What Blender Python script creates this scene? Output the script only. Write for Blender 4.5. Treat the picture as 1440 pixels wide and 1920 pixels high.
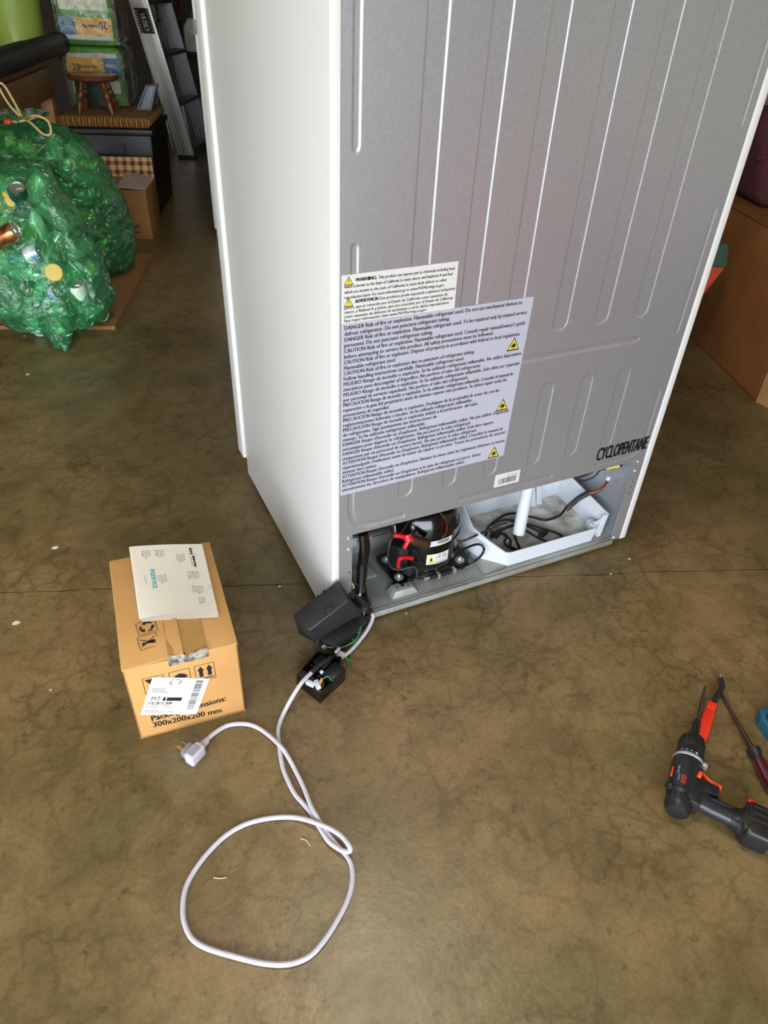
import bpy, bmesh, math, random
import numpy as np
from mathutils import Vector, Matrix, noise

for _o in list(bpy.data.objects):
    bpy.data.objects.remove(_o)
SC = bpy.context.scene
COL = SC.collection
R = math.radians
RNG = random.Random(7)

# ------------------------------------------------------------------ camera
CAM_LOC = (-0.4032, -1.0220, 1.1898)
CAM_ROT = (0.9147, -0.0410, -0.4371)
FOCAL = 1329.828

cam_data = bpy.data.cameras.new('camera')
cam_data.sensor_fit = 'VERTICAL'
cam_data.sensor_height = 24.0
cam_data.lens = FOCAL * 24.0 / 1920.0
cam_data.clip_start = 0.02
cam_data.clip_end = 200
cam = bpy.data.objects.new('camera', cam_data)
cam.location = CAM_LOC
cam.rotation_euler = CAM_ROT
COL.objects.link(cam)
SC.camera = cam

# ------------------------------------------------------------------ light and exposure
SC.view_settings.view_transform = 'Standard'
SC.view_settings.look = 'None'
SC.view_settings.exposure = -0.10
SC.view_settings.gamma = 1.0
SC.view_settings.use_curve_mapping = False
SC.cycles.use_denoising = True
SC.cycles.transparent_max_bounces = 24
SC.cycles.max_bounces = 10
SC.cycles.sample_clamp_indirect = 6.0

ROT = R(-20.0)                      # the garage is turned 20 degrees to the pulled-out refrigerator
UA = Vector((math.cos(ROT), math.sin(ROT), 0))
UB = Vector((-math.sin(ROT), math.cos(ROT), 0))
def room(a, b, z=0.0):              # garage coordinates (right, deep, up) to world
    return UA * a + UB * b + Vector((0, 0, z))

world = bpy.data.worlds.new('daylight')
SC.world = world
world.use_nodes = True
_nt = world.node_tree
_bg = _nt.nodes['Background']
_tc = _nt.nodes.new('ShaderNodeTexCoord')
_sep = _nt.nodes.new('ShaderNodeSeparateXYZ')
_rmp = _nt.nodes.new('ShaderNodeValToRGB')
_nt.links.new(_tc.outputs['Generated'], _sep.inputs[0])
_nt.links.new(_sep.outputs['Z'], _rmp.inputs[0])
_rmp.color_ramp.elements[0].position = 0.0
_rmp.color_ramp.elements[0].color = (0.95, 0.97, 1.0, 1)
_rmp.color_ramp.elements[1].position = 0.7
_rmp.color_ramp.elements[1].color = (0.75, 0.86, 1.0, 1)
_nt.links.new(_rmp.outputs[0], _bg.inputs[0])
_bg.inputs[1].default_value = 9.0

DOOR_B = -2.7                       # the open garage door, behind the camera
A0, A1, B1, H = -4.2, 3.3, 6.6, 2.75
DOOR_A0, DOOR_A1, DOOR_H = -4.1, 1.3, 2.25
_pl = bpy.data.lights.new('door_portal', 'AREA')
_pl.shape = 'RECTANGLE'
_pl.size = DOOR_A1 - DOOR_A0
_pl.size_y = DOOR_H
_pl.cycles.is_portal = True
_po = bpy.data.objects.new('door_portal', _pl)
_po.location = room((DOOR_A0 + DOOR_A1) / 2, DOOR_B - 0.02, DOOR_H / 2)
_po.rotation_euler = (R(90), 0, ROT)
COL.objects.link(_po)

# warm bulb in the ceiling fitting (the fitting itself is built with the garage)
LAMP_AT = room(.19, .15, 2.66)
_ll = bpy.data.lights.new('ceiling_bulb', 'AREA')
_ll.shape = 'DISK'
_ll.size = 0.30
_ll.energy = 28
_ll.color = (1.0, 0.86, 0.64)
_lo = bpy.data.objects.new('ceiling_bulb', _ll)
_lo.location = LAMP_AT
COL.objects.link(_lo)

# ------------------------------------------------------------------ helpers
def lin(h):
    if isinstance(h, (tuple, list)):
        return tuple(h) if len(h) == 4 else tuple(h) + (1.0,)
    c = [int(h[i:i + 2], 16) / 255 for i in (1, 3, 5)]
    return tuple(x / 12.92 if x <= 0.04045 else ((x + 0.055) / 1.055) ** 2.4 for x in c) + (1.0,)

def mat(name, col, rough=0.5, metal=0.0, vary=0.0, scale=8.0, bump=0.0, bscale=60.0, spec=0.5, coat=0.0, col2=None, detail=4.0, bdist=0.002, aniso=None):
    m = bpy.data.materials.new(name)
    m.use_nodes = True
    nt = m.node_tree
    bs = nt.nodes['Principled BSDF']
    bs.inputs['Roughness'].default_value = rough
    bs.inputs['Metallic'].default_value = metal
    bs.inputs['Specular IOR Level'].default_value = spec
    bs.inputs['Coat Weight'].default_value = coat
    bs.inputs['Coat Roughness'].default_value = 0.08
    c = lin(col)
    tc = nt.nodes.new('ShaderNodeTexCoord')
    if col2 is None:
        k = 1.0 - vary
        d = (c[0] * k, c[1] * k, c[2] * k, 1)
    else:
        d = lin(col2)
    nz = nt.nodes.new('ShaderNodeTexNoise')
    nz.inputs['Scale'].default_value = scale
    nz.inputs['Detail'].default_value = detail
    nt.links.new(tc.outputs['Object'], nz.inputs['Vector'])
    rp = nt.nodes.new('ShaderNodeValToRGB')
    rp.color_ramp.elements[0].position = 0.35
    rp.color_ramp.elements[1].position = 0.65
    rp.color_ramp.elements[0].color = d
    rp.color_ramp.elements[1].color = c
    nt.links.new(nz.outputs['Fac'], rp.inputs[0])
    nt.links.new(rp.outputs[0], bs.inputs['Base Color'])
    if bump:
        nb = nt.nodes.new('ShaderNodeTexNoise')
        nb.inputs['Scale'].default_value = bscale
        nb.inputs['Detail'].default_value = 3.0
        nt.links.new(tc.outputs['Object'], nb.inputs['Vector'])
        bp = nt.nodes.new('ShaderNodeBump')
        bp.inputs['Strength'].default_value = bump
        bp.inputs['Distance'].default_value = bdist
        nt.links.new(nb.outputs['Fac'], bp.inputs['Height'])
        nt.links.new(bp.outputs[0], bs.inputs['Normal'])
    return m

class MB:
    """collects shapes for one mesh object"""
    def __init__(self):
        self.v = []
        self.f = []
    def add(self, vs, fs, M=None):
        n = len(self.v)
        for p in vs:
            p = Vector(p)
            if M is not None:
                p = M @ p
            self.v.append((p.x, p.y, p.z))
        for f in fs:
            self.f.append(tuple(i + n for i in f))
        return self
    def bm(self, b, M=None):
        b.verts.index_update()
        self.add([v.co.copy() for v in b.verts], [[v.index for v in f.verts] for f in b.faces], M)
        b.free()
        return self
    def box(self, c, s, rot=None, bev=0.0, M=None, seg=2):
        b = bmesh.new()
        bmesh.ops.create_cube(b, size=1.0)
        for v in b.verts:
            v.co = Vector((v.co.x * s[0], v.co.y * s[1], v.co.z * s[2]))
        if bev > 0:
            bmesh.ops.bevel(b, geom=list(b.edges), offset=bev, segments=seg, profile=0.5, affect='EDGES')
        T = Matrix.Translation(Vector(c))
        if rot is not None:
            T = T @ (rot.to_4x4() if isinstance(rot, Matrix) else Matrix.Rotation(rot, 4, 'Z'))
        if M is not None:
            T = M @ T
        return self.bm(b, T)
    def span(self, x0, x1, y0, y1, z0, z1, bev=0.0, M=None, seg=2):
        return self.box(((x0 + x1) / 2, (y0 + y1) / 2, (z0 + z1) / 2), (x1 - x0, y1 - y0, z1 - z0), None, bev, M, seg)
    def hexa(self, p8, bev=0.0, seg=2):
        """8 corners: bottom ring of 4 then top ring of 4"""
        b = bmesh.new()
        vs = [b.verts.new(Vector(p)) for p in p8]
        for f in ((3, 2, 1, 0), (4, 5, 6, 7), (0, 1, 5, 4), (1, 2, 6, 5), (2, 3, 7, 6), (3, 0, 4, 7)):
            b.faces.new([vs[i] for i in f])
        bmesh.ops.recalc_face_normals(b, faces=list(b.faces))
        if bev > 0:
            bmesh.ops.bevel(b, geom=list(b.edges), offset=bev, segments=seg, profile=0.5, affect='EDGES')
        return self.bm(b)
    def bar(self, p, q, w, d, up=(0, 0, 1), bev=0.0):
        p = Vector(p); q = Vector(q)
        z = (q - p); L = z.length; z.normalize()
        x = Vector(up).cross(z)
        if x.length < 1e-5:
            x = Vector((1, 0, 0)).cross(z)
        x.normalize(); y = z.cross(x)
        M = Matrix((x, y, z)).transposed()
        return self.box((p + q) / 2, (w, d, L), M, bev)
    def lathe(self, prof, n=24, M=None, caps=True, sx=1.0, sy=1.0):
        vs = []; fs = []
        for r, z in prof:
            for k in range(n):
                t = 2 * math.pi * k / n
                vs.append((r * sx * math.cos(t), r * sy * math.sin(t), z))
        for i in range(len(prof) - 1):
            for k in range(n):
                k2 = (k + 1) % n
                fs.append((i * n + k, i * n + k2, (i + 1) * n + k2, (i + 1) * n + k))
        if caps:
            if prof[0][0] > 1e-5:
                fs.append(tuple(reversed(range(n))))
            if prof[-1][0] > 1e-5:
                fs.append(tuple(range((len(prof) - 1) * n, len(prof) * n)))
        return self.add(vs, fs, M)
    def cyl(self, p, q, r, n=16, r2=None, bev=0.0):
        p = Vector(p); q = Vector(q); L = (q - p).length
        M = Matrix.Translation(p) @ (q - p).to_track_quat('Z', 'Y').to_matrix().to_4x4()
        r2 = r if r2 is None else r2
        pr = [(r, 0), (r2, L)] if bev <= 0 else [(r - bev, 0), (r, bev), (r2, L - bev), (r2 - bev, L)]
        return self.lathe(pr, n, M)
    def tube(self, pts, r, n=8, smooth=6, closed=False, cap=True):
        P = spline(pts, smooth) if smooth else [Vector(p) for p in pts]
        rs = r if isinstance(r, (list, tuple)) else None
        vs = []; fs = []
        t0 = (P[1] - P[0]).normalized()
        nrm = t0.orthogonal().normalized()
        for i, pt in enumerate(P):
            t = (P[min(i + 1, len(P) - 1)] - P[max(i - 1, 0)])
            if t.length < 1e-9:
                t = t0
            t.normalize()
            nrm = (nrm - t * nrm.dot(t))
            if nrm.length < 1e-6:
                nrm = t.orthogonal()
            nrm.normalize()
            bn = t.cross(nrm)
            rr = r if rs is None else rs[0] + (rs[1] - rs[0]) * i / (len(P) - 1)
            for k in range(n):
                a = 2 * math.pi * k / n
                vs.append(pt + (nrm * math.cos(a) + bn * math.sin(a)) * rr)
            t0 = t
        for i in range(len(P) - 1):
            for k in range(n):
                k2 = (k + 1) % n
                fs.append((i * n + k, i * n + k2, (i + 1) * n + k2, (i + 1) * n + k))
        if cap:
            fs.append(tuple(reversed(range(n))))
            fs.append(tuple(range((len(P) - 1) * n, len(P) * n)))
        return self.add(vs, fs)
    def prism(self, poly, d0, d1, M=None):
        """2-D polygon (x, z) extruded along y from d0 to d1"""
        n = len(poly)
        vs = [(x, d0, z) for x, z in poly] + [(x, d1, z) for x, z in poly]
        fs = [tuple(range(n)), tuple(reversed(range(n, 2 * n)))]
        for i in range(n):
            j = (i + 1) % n
            fs.append((i, i + n, j + n, j))
        return self.add(vs, fs, M)
    def slab(self, poly, z0, z1, M=None):
        n = len(poly)
        vs = [(x, y, z0) for x, y in poly] + [(x, y, z1) for x, y in poly]
        fs = [tuple(reversed(range(n))), tuple(range(n, 2 * n))]
        for i in range(n):
            j = (i + 1) % n
            fs.append((i, j, j + n, i + n))
        return self.add(vs, fs, M)
    def grid(self, nu, nv, fn, M=None):
        vs = [fn(i / (nu - 1), j / (nv - 1)) for j in range(nv) for i in range(nu)]
        fs = [(j * nu + i, j * nu + i + 1, (j + 1) * nu + i + 1, (j + 1) * nu + i) for j in range(nv - 1) for i in range(nu - 1)]
        return self.add(vs, fs, M)
    def obj(self, name, m, parent=None, smooth=30, world=False, props=None):
        me = bpy.data.meshes.new(name)
        vs = self.v
        if world and parent is not None:
            iv = parent.matrix_basis.inverted()
            q = parent.parent
            while q is not None:
                iv = iv @ q.matrix_basis.inverted()
                q = q.parent
            vs = [tuple(iv @ Vector(p)) for p in vs]
        me.from_pydata(vs, [], self.f)
        me.update()
        b = bmesh.new(); b.from_mesh(me)
        bmesh.ops.recalc_face_normals(b, faces=list(b.faces))
        b.to_mesh(me); b.free()
        if smooth:
            me.polygons.foreach_set('use_smooth', [True] * len(me.polygons))
            me.set_sharp_from_angle(angle=R(smooth))
        if m is not None:
            me.materials.append(m)
        o = bpy.data.objects.new(name, me)
        COL.objects.link(o)
        if parent is not None:
            o.parent = parent
        for k, v in (props or {}).items():
            o[k] = v
        return o

def spline(pts, k=6):
    P = [Vector(p) for p in pts]
    if len(P) < 3:
        return P
    out = []
    for i in range(len(P) - 1):
        p0 = P[i - 1] if i > 0 else P[0] * 2 - P[1]
        p1, p2 = P[i], P[i + 1]
        p3 = P[i + 2] if i + 2 < len(P) else P[-1] * 2 - P[-2]
        for j in range(k):
            t = j / k
            out.append(0.5 * ((2 * p1) + (p2 - p0) * t + (2 * p0 - 5 * p1 + 4 * p2 - p3) * t * t + (3 * p1 - p0 - 3 * p2 + p3) * t ** 3))
    out.append(P[-1])
    return out

def thing(name, label, cat, loc=(0, 0, 0), rz=0.0, group=None):
    o = bpy.data.objects.new(name, None)
    o.empty_display_size = 0.05
    o.location = loc
    o.rotation_euler = (0, 0, rz)
    COL.objects.link(o)
    o['label'] = label
    o['category'] = cat
    if group:
        o['group'] = group
    bpy.context.view_layer.update()
    return o

def tag(o, label, cat, group=None):
    o['label'] = label
    o['category'] = cat
    if group:
        o['group'] = group
    return o

def struct(o):
    o['kind'] = 'structure'
    return o

_fc = {}
def glyphs(s):
    """flat lettering of a string as (verts, faces), from Blender's built-in font"""
    if s in _fc:
        return _fc[s]
    cu = bpy.data.curves.new('lettering', 'FONT')
    cu.body = s
    cu.resolution_u = 2
    ob = bpy.data.objects.new('lettering', cu)
    COL.objects.link(ob)
    bpy.context.view_layer.update()
    me = bpy.data.meshes.new_from_object(ob.evaluated_get(bpy.context.evaluated_depsgraph_get()))
    vs = [tuple(v.co) for v in me.vertices]
    fs = [tuple(p.vertices) for p in me.polygons]
    bpy.data.objects.remove(ob)
    bpy.data.curves.remove(cu)
    bpy.data.meshes.remove(me)
    _fc[s] = (vs, fs)
    return _fc[s]
CAPH = max(v[1] for v in glyphs('H')[0])

def write(mb, s, org, xd, yd, cap, width=None, off=0.0, bold=0.0, M=None, align=0):
    """adds a line of lettering: baseline start org, along xd, up yd, cap height, optional fitted width"""
    vs, fs = glyphs(s)
    if not vs:
        return 0
    x0 = min(v[0] for v in vs); x1 = max(v[0] for v in vs)
    sy = cap / CAPH
    sx = sy if width is None else width / (x1 - x0)
    org = Vector(org); xd = Vector(xd).normalized(); yd = Vector(yd).normalized()
    nrm = xd.cross(yd)
    w = (x1 - x0) * sx
    for dx in ((0,) if bold <= 0 else (-bold, 0, bold)):
        mb.add([org + xd * ((v[0] - x0) * sx + dx - w * align) + yd * v[1] * sy + nrm * (off + abs(dx) * 0.02) for v in vs], fs, M)
    return w
XF, ZF = (1, 0, 0), (0, 0, 1)

def copy_tree(o, parent=None):
    c = o.copy()
    COL.objects.link(c)
    c.parent = parent
    for ch in list(o.children):
        copy_tree(ch, c)
    return c

# ------------------------------------------------------------------ materials
def floor_material():
    m = bpy.data.materials.new('sealed_concrete')
    m.use_nodes = True
    nt = m.node_tree; N = nt.nodes; L = nt.links
    bs = N['Principled BSDF']
    tc = N.new('ShaderNodeTexCoord')
    def nz(scale, detail, rough=0.6, dist=0.0):
        n = N.new('ShaderNodeTexNoise')
        n.inputs['Scale'].default_value = scale; n.inputs['Detail'].default_value = detail
        n.inputs['Roughness'].default_value = rough; n.inputs['Distortion'].default_value = dist
        L.new(tc.outputs['Object'], n.inputs['Vector'])
        return n
    def ramp(src, stops):
        r = N.new('ShaderNodeValToRGB')
        e = r.color_ramp.elements
        e[0].position, e[0].color = stops[0][0], lin(stops[0][1])
        e[1].position, e[1].color = stops[-1][0], lin(stops[-1][1])
        for p, c in stops[1:-1]:
            q = e.new(p); q.color = lin(c)
        L.new(src, r.inputs[0])
        return r
    def mix(a, b, fac, mode='MULTIPLY'):
        x = N.new('ShaderNodeMix'); x.data_type = 'RGBA'; x.blend_type = mode
        if isinstance(fac, float):
            x.inputs[0].default_value = fac
        else:
            L.new(fac, x.inputs[0])
        L.new(a, x.inputs[6]); L.new(b, x.inputs[7])
        return x.outputs[2]
    base = ramp(nz(3.2, 8, 0.62, 0.4).outputs['Fac'], [(0.30, '#6f5f3f'), (0.5, '#7f6d4b'), (0.70, '#8d7957')])
    mott = ramp(nz(11, 6, 0.65, 0.8).outputs['Fac'], [(0.30, '#9c988c'), (0.60, '#ffffff')])
    hue = ramp(nz(1.6, 3).outputs['Fac'], [(0.38, '#e6ead8'), (0.64, '#fff2e4')])
    fine = ramp(nz(120, 4, 0.7).outputs['Fac'], [(0.30, '#c4c0b8'), (0.6, '#ffffff')])
    c = mix(base.outputs[0], mott.outputs[0], 0.52)
    c = mix(c, hue.outputs[0], 0.8)
    c = mix(c, fine.outputs[0], 0.5)
    # crazing: a net of hairline cracks, warped, and strong only in patches
    wv = N.new('ShaderNodeMix'); wv.data_type = 'RGBA'; wv.blend_type = 'ADD'
    wn = nz(5, 4); wv.inputs[0].default_value = 0.12
    L.new(tc.outputs['Object'], wv.inputs[6]); L.new(wn.outputs['Color'], wv.inputs[7])
    vo = N.new('ShaderNodeTexVoronoi'); vo.feature = 'DISTANCE_TO_EDGE'; vo.inputs['Scale'].default_value = 9
    L.new(wv.outputs[2], vo.inputs['Vector'])
    cr = ramp(vo.outputs['Distance'], [(0.0, '#7a6f58'), (0.014, '#ffffff')])
    vw = N.new('ShaderNodeTexVoronoi'); vw.feature = 'DISTANCE_TO_EDGE'; vw.inputs['Scale'].default_value = 17
    wv2 = N.new('ShaderNodeMix'); wv2.data_type = 'RGBA'; wv2.blend_type = 'ADD'; wv2.inputs[0].default_value = 0.16
    L.new(tc.outputs['Object'], wv2.inputs[6]); L.new(nz(7, 6).outputs['Color'], wv2.inputs[7]); L.new(wv2.outputs[2], vw.inputs['Vector'])
    vein = ramp(vw.outputs['Distance'], [(0.0, '#bdb5a2'), (0.13, '#ffffff')])
    c = mix(c, vein.outputs[0], ramp(nz(4, 4).outputs['Fac'], [(0.38, '#111111'), (0.66, '#dddddd')]).outputs[0])
    speck = ramp(nz(34, 7, 0.75).outputs['Fac'], [(0.34, '#8e8674'), (0.44, '#ffffff')])
    c = mix(c, speck.outputs[0], 0.6)
    pm = ramp(nz(2.2, 3).outputs['Fac'], [(0.42, '#000000'), (0.66, '#bbbbbb')])
    c = mix(c, cr.outputs[0], pm.outputs[0])
    L.new(c, bs.inputs['Base Color'])
    rr = N.new('ShaderNodeMapRange')
    rr.inputs[3].default_value = 0.27; rr.inputs[4].default_value = 0.42
    L.new(nz(14, 5).outputs['Fac'], rr.inputs[0]); L.new(rr.outputs[0], bs.inputs['Roughness'])
    bs.inputs['Specular IOR Level'].default_value = 0.5
    bp = N.new('ShaderNodeBump'); bp.inputs['Strength'].default_value = 0.25; bp.inputs['Distance'].default_value = 0.002
    L.new(nz(70, 5, 0.7).outputs['Fac'], bp.inputs['Height']); L.new(bp.outputs[0], bs.inputs['Normal'])
    return m

def film_material(name, tint, body, bodyfac, gloss=0.16, bscale=18.0, bump=0.6, ior=1.45):
    """thin tinted plastic film: mostly see-through, part scattering, glossy at grazing angles"""
    m = bpy.data.materials.new(name)
    m.use_nodes = True
    nt = m.node_tree; N = nt.nodes; L = nt.links
    out = N['Material Output']; N.remove(N['Principled BSDF'])
    tr = N.new('ShaderNodeBsdfTransparent'); tr.inputs[0].default_value = lin(tint)
    df = N.new('ShaderNodeBsdfDiffuse'); df.inputs[0].default_value = lin(body)
    tl = N.new('ShaderNodeBsdfTranslucent'); tl.inputs[0].default_value = lin(body)
    gl = N.new('ShaderNodeBsdfGlossy'); gl.inputs['Roughness'].default_value = gloss
    gl.inputs[0].default_value = (1, 1, 1, 1)
    tc = N.new('ShaderNodeTexCoord'); nz = N.new('ShaderNodeTexNoise')
    nz.inputs['Scale'].default_value = bscale; nz.inputs['Detail'].default_value = 4; nz.inputs['Distortion'].default_value = 1.2
    L.new(tc.outputs['Object'], nz.inputs['Vector'])
    bp = N.new('ShaderNodeBump'); bp.inputs['Strength'].default_value = bump; bp.inputs['Distance'].default_value = 0.02
    L.new(nz.outputs['Fac'], bp.inputs['Height'])
    for s in (gl, df):
        L.new(bp.outputs[0], s.inputs['Normal'])
    m1 = N.new('ShaderNodeMixShader'); m1.inputs[0].default_value = 0.5
    L.new(df.outputs[0], m1.inputs[1]); L.new(tl.outputs[0], m1.inputs[2])
    m2 = N.new('ShaderNodeMixShader'); m2.inputs[0].default_value = bodyfac
    L.new(tr.outputs[0], m2.inputs[1]); L.new(m1.outputs[0], m2.inputs[2])
    fr = N.new('ShaderNodeFresnel'); fr.inputs[0].default_value = ior
    L.new(bp.outputs[0], fr.inputs['Normal'])
    m3 = N.new('ShaderNodeMixShader')
    L.new(fr.outputs[0], m3.inputs[0]); L.new(m2.outputs[0], m3.inputs[1]); L.new(gl.outputs[0], m3.inputs[2])
    L.new(m3.outputs[0], out.inputs['Surface'])
    return m

def pattern_material(name, rough, build):
    m = bpy.data.materials.new(name); m.use_nodes = True
    nt = m.node_tree
    bs = nt.nodes['Principled BSDF']; bs.inputs['Roughness'].default_value = rough
    build(nt, nt.nodes, nt.links, bs)
    return m

def corrugated(name, c1, c2, rough=0.75):
    return mat(name, c1, rough, col2=c2, scale=6, bump=0.15, bscale=180, spec=0.3)

M_FLOOR = floor_material()
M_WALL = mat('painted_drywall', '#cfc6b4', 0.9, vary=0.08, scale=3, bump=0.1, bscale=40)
M_DARKW = mat('shade_darkened_wall', '#4a4036', 0.9, vary=0.25, scale=3, bump=0.1, bscale=40)  # gloom of the far end put into the back wall colour
M_CEIL = mat('ceiling_paint', '#c6c1b4', 0.95, vary=0.05, scale=3)
M_DRIVE = mat('driveway_concrete', '#b5aea0', 0.9, vary=0.12, scale=2)
M_LAWN = mat('lawn_grass', '#5e8a3a', 0.9, col2='#41702c', scale=5)
M_WHITE = mat('white_enamel', '#dcdcda', 0.34, vary=0.02, scale=2, bump=0.04, bscale=300, bdist=0.0006)
M_WHITEP = mat('white_plastic', '#c9d0d6', 0.4, vary=0.02)
M_GALV = mat('galvanised_sheet', '#c0c3c9', 0.37, 0.72, vary=0.10, scale=220, bump=0.10, bscale=500, bdist=0.0005)
M_GALVD = mat('galvanised_pan', '#a9adab', 0.42, 0.3, col2='#97968a', scale=14, bump=0.08, bscale=200)
M_ZINC = mat('bright_zinc', '#c4c6c8', 0.3, 0.7, vary=0.1, scale=60)
M_BLACK = mat('black_plastic', '#1b1b1d', 0.42, vary=0.2, scale=30, bump=0.1, bscale=250)
M_BLACKM = mat('charcoal_plastic', '#2b292b', 0.5, vary=0.15, scale=20, bump=0.12, bscale=220)
M_GRIP = mat('black_grip', '#26262a', 0.3, vary=0.15, scale=20, bump=0.08, bscale=250)
M_GLOSSB = mat('black_enamel', '#0b0b0c', 0.16, vary=0.1, scale=20, coat=0.5)
M_RUBBER = mat('black_rubber', '#141414', 0.7, vary=0.2, scale=30)
M_INK = mat('black_ink', '#17161a', 0.6, vary=0.1)
M_INKG = mat('grey_ink', '#55555a', 0.6, vary=0.1)
M_LABEL = mat('label_film', '#aeadba', 0.35, vary=0.03, scale=6)
M_STICK = mat('sticker_paper', '#cfccca', 0.45, vary=0.03, scale=6)
M_PAPER = mat('white_paper', '#e3dacb', 0.8, vary=0.03, scale=5, bump=0.1, bscale=25)
M_YELLOW = mat('warning_yellow', '#e8cf32', 0.5, vary=0.05)
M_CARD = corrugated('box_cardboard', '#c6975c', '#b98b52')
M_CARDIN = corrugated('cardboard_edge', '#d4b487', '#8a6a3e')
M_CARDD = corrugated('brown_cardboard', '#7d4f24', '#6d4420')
M_CARDT = corrugated('tan_cardboard', '#9a7146', '#8a633c')
M_TAPE = mat('clear_tape', '#b58c55', 0.12, vary=0.1, scale=30, bump=0.6, bscale=60, coat=0.6)
M_TAPES = mat('creased_tape', '#cfc9bd', 0.15, 0.4, col2='#5b564c', scale=90, bump=0.8, bscale=90)
M_CORD = mat('grey_cord', '#bdb8c2', 0.5, vary=0.04, scale=20)
M_CORDD = mat('black_sleeve', '#2b2829', 0.55, vary=0.1)
M_BRASS = mat('brass', '#d9b36a', 0.3, 1.0, vary=0.1)
M_COPPER = mat('copper', '#b4683f', 0.35, 0.9, vary=0.3, scale=60)
M_COPPERD = mat('tarnished_copper', '#5a3d2c', 0.5, 0.6, vary=0.4, scale=60)
M_GREENW = mat('green_wire', '#1f8a55', 0.45, vary=0.05)
M_REDW = mat('red_plastic', '#c31420', 0.35, vary=0.08)
M_ORANGE = mat('orange_plastic', '#f2451a', 0.42, vary=0.05)
M_TESTER = mat('red_orange_plastic', '#e23216', 0.42, vary=0.05)
M_STEEL = mat('tool_steel', '#8d8478', 0.3, 1.0, vary=0.25, scale=80)
M_STEELR = mat('tarnished_steel', '#6f5348', 0.38, 0.9, vary=0.3, scale=90)
M_DARKRED = mat('dark_red_acetate', '#4b1118', 0.25, vary=0.15, coat=0.4)
M_TEAL = mat('teal_plastic', '#1c5468', 0.45, vary=0.06)
M_ALU = mat('aluminium', '#b9b8b3', 0.38, 0.85, vary=0.12, scale=20)
M_ALUD = mat('dark_aluminium', '#77797c', 0.45, 0.7, vary=0.15, scale=20)
M_WOODP = mat('varnished_wood', '#7a4a26', 0.28, col2='#5a3116', scale=9, coat=0.4)
M_WOODL = mat('orange_wood', '#a8703c', 0.45, col2='#8f5a2c', scale=12)
M_WOODB = mat('bench_board', '#86694a', 0.6, col2='#74583c', scale=6)
M_FOAM = mat('black_foam', '#26282e', 0.6, vary=0.1, scale=40, bump=0.15, bscale=120)
M_GREENB = mat('olive_green_plastic', '#8fa648', 0.3, vary=0.04, scale=5)
M_DIRTY = mat('dirty_white_plastic', '#e4e2da', 0.6, col2='#9c9684', scale=22, detail=8)
M_BLUEG = mat('blue_grey_plastic', '#7f8799', 0.4, vary=0.06)
M_MAROON = mat('maroon_fabric', '#521f28', 0.9, col2='#3a151c', scale=90, bump=0.5, bscale=200)
M_COIR = mat('coir_fibre', '#9c6f40', 0.95, col2='#75502b', scale=160, bump=0.9, bscale=260, bdist=0.006)
M_DARKBIN = mat('black_bin_plastic', '#17171a', 0.45, vary=0.2, scale=10)
M_WHITEJ = mat('white_hdpe', '#cfd0cc', 0.45, vary=0.04)
M_GREYPL = mat('grey_plastic', '#7d7c84', 0.5, vary=0.06)
M_CYAN = mat('cyan_marker', '#2fb3bd', 0.6, vary=0.05)
M_STRAW = mat('dry_straw', '#d8bd84', 0.7, vary=0.15)

# ------------------------------------------------------------------ the garage
RM = Matrix.Rotation(ROT, 4, 'Z')
f = MB()
JB, JW = 0.165, 0.0019               # sawn joint between the two slabs, slightly ragged
jr = random.Random(3)
na = 240
prev = None
av = [A0 + (A1 - A0) * i / na for i in range(na + 1)]
jl = []
off = 0
for a in av:
    off = off * 0.8 + jr.uniform(-0.0022, 0.0022)
    jl.append((JB + off, JW * jr.uniform(0.6, 1.5)))
vs = []
for a, (c, w) in zip(av, jl):
    vs += [(a, DOOR_B, 0), (a, c - w, 0), (a, c - w * 0.7, -0.009), (a, c + w * 0.7, -0.009), (a, c + w, 0), (a, B1, 0)]
fs = []
for i in range(na):
    for k in range(5):
        fs.append((i * 6 + k, (i + 1) * 6 + k, (i + 1) * 6 + k + 1, i * 6 + k + 1))
f.add(vs, fs, RM)
floor = struct(f.obj('floor', M_FLOOR, smooth=0))

SPOTS = [((-0.6356, 0.2995, 0.0000), .0075), ((-0.5339, 0.5355, 0.0000), .0075), ((-0.0614, 0.1876, 0.0000), .0035), ((-0.5336, 1.5490, 0.0000), .007), ((0.8020, -0.0603, 0.0000), .0035), ((0.7186, -0.0874, 0.0000), .003), ((0.1807, -0.0108, 0.0000), .002), ((-0.5826, 0.0761, 0.0000), .0022), ((-0.5237, 1.8913, 0.0000), .004)]
for pos, r in SPOTS:
    d = MB()
    d.slab([(pos[0] + r * (1 + .25 * math.sin(3 * k)) * math.cos(k * math.pi / 6), pos[1] + r * .8 * math.sin(k * math.pi / 6)) for k in range(12)], 0.0, 0.0006)
    d.obj('paint_spot', M_WHITEJ, floor)

def wall(name, a0, a1, b0, b1, z0, z1, m):
    w = MB(); w.span(a0, a1, b0, b1, z0, z1, M=RM)
    return struct(w.obj(name, m, smooth=0))
wall('ceiling', A0 - .1, A1 + .1, DOOR_B - .1, B1 + .1, H, H + .1, M_CEIL)
wall('wall_left', A0 - .1, A0, DOOR_B, B1, 0, H, M_WALL)
wall('wall_right', A1, A1 + .1, DOOR_B, B1, 0, H, M_WALL)
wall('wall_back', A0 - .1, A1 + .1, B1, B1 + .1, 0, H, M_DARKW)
wf = MB()
wf.span(A0 - .1, DOOR_A0, DOOR_B - .12, DOOR_B, 0, H, M=RM)
wf.span(DOOR_A1, A1 + .1, DOOR_B - .12, DOOR_B, 0, H, M=RM)
wf.span(DOOR_A0, DOOR_A1, DOOR_B - .12, DOOR_B, DOOR_H, H, M=RM)
struct(wf.obj('wall_front', M_WALL, smooth=0))
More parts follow.
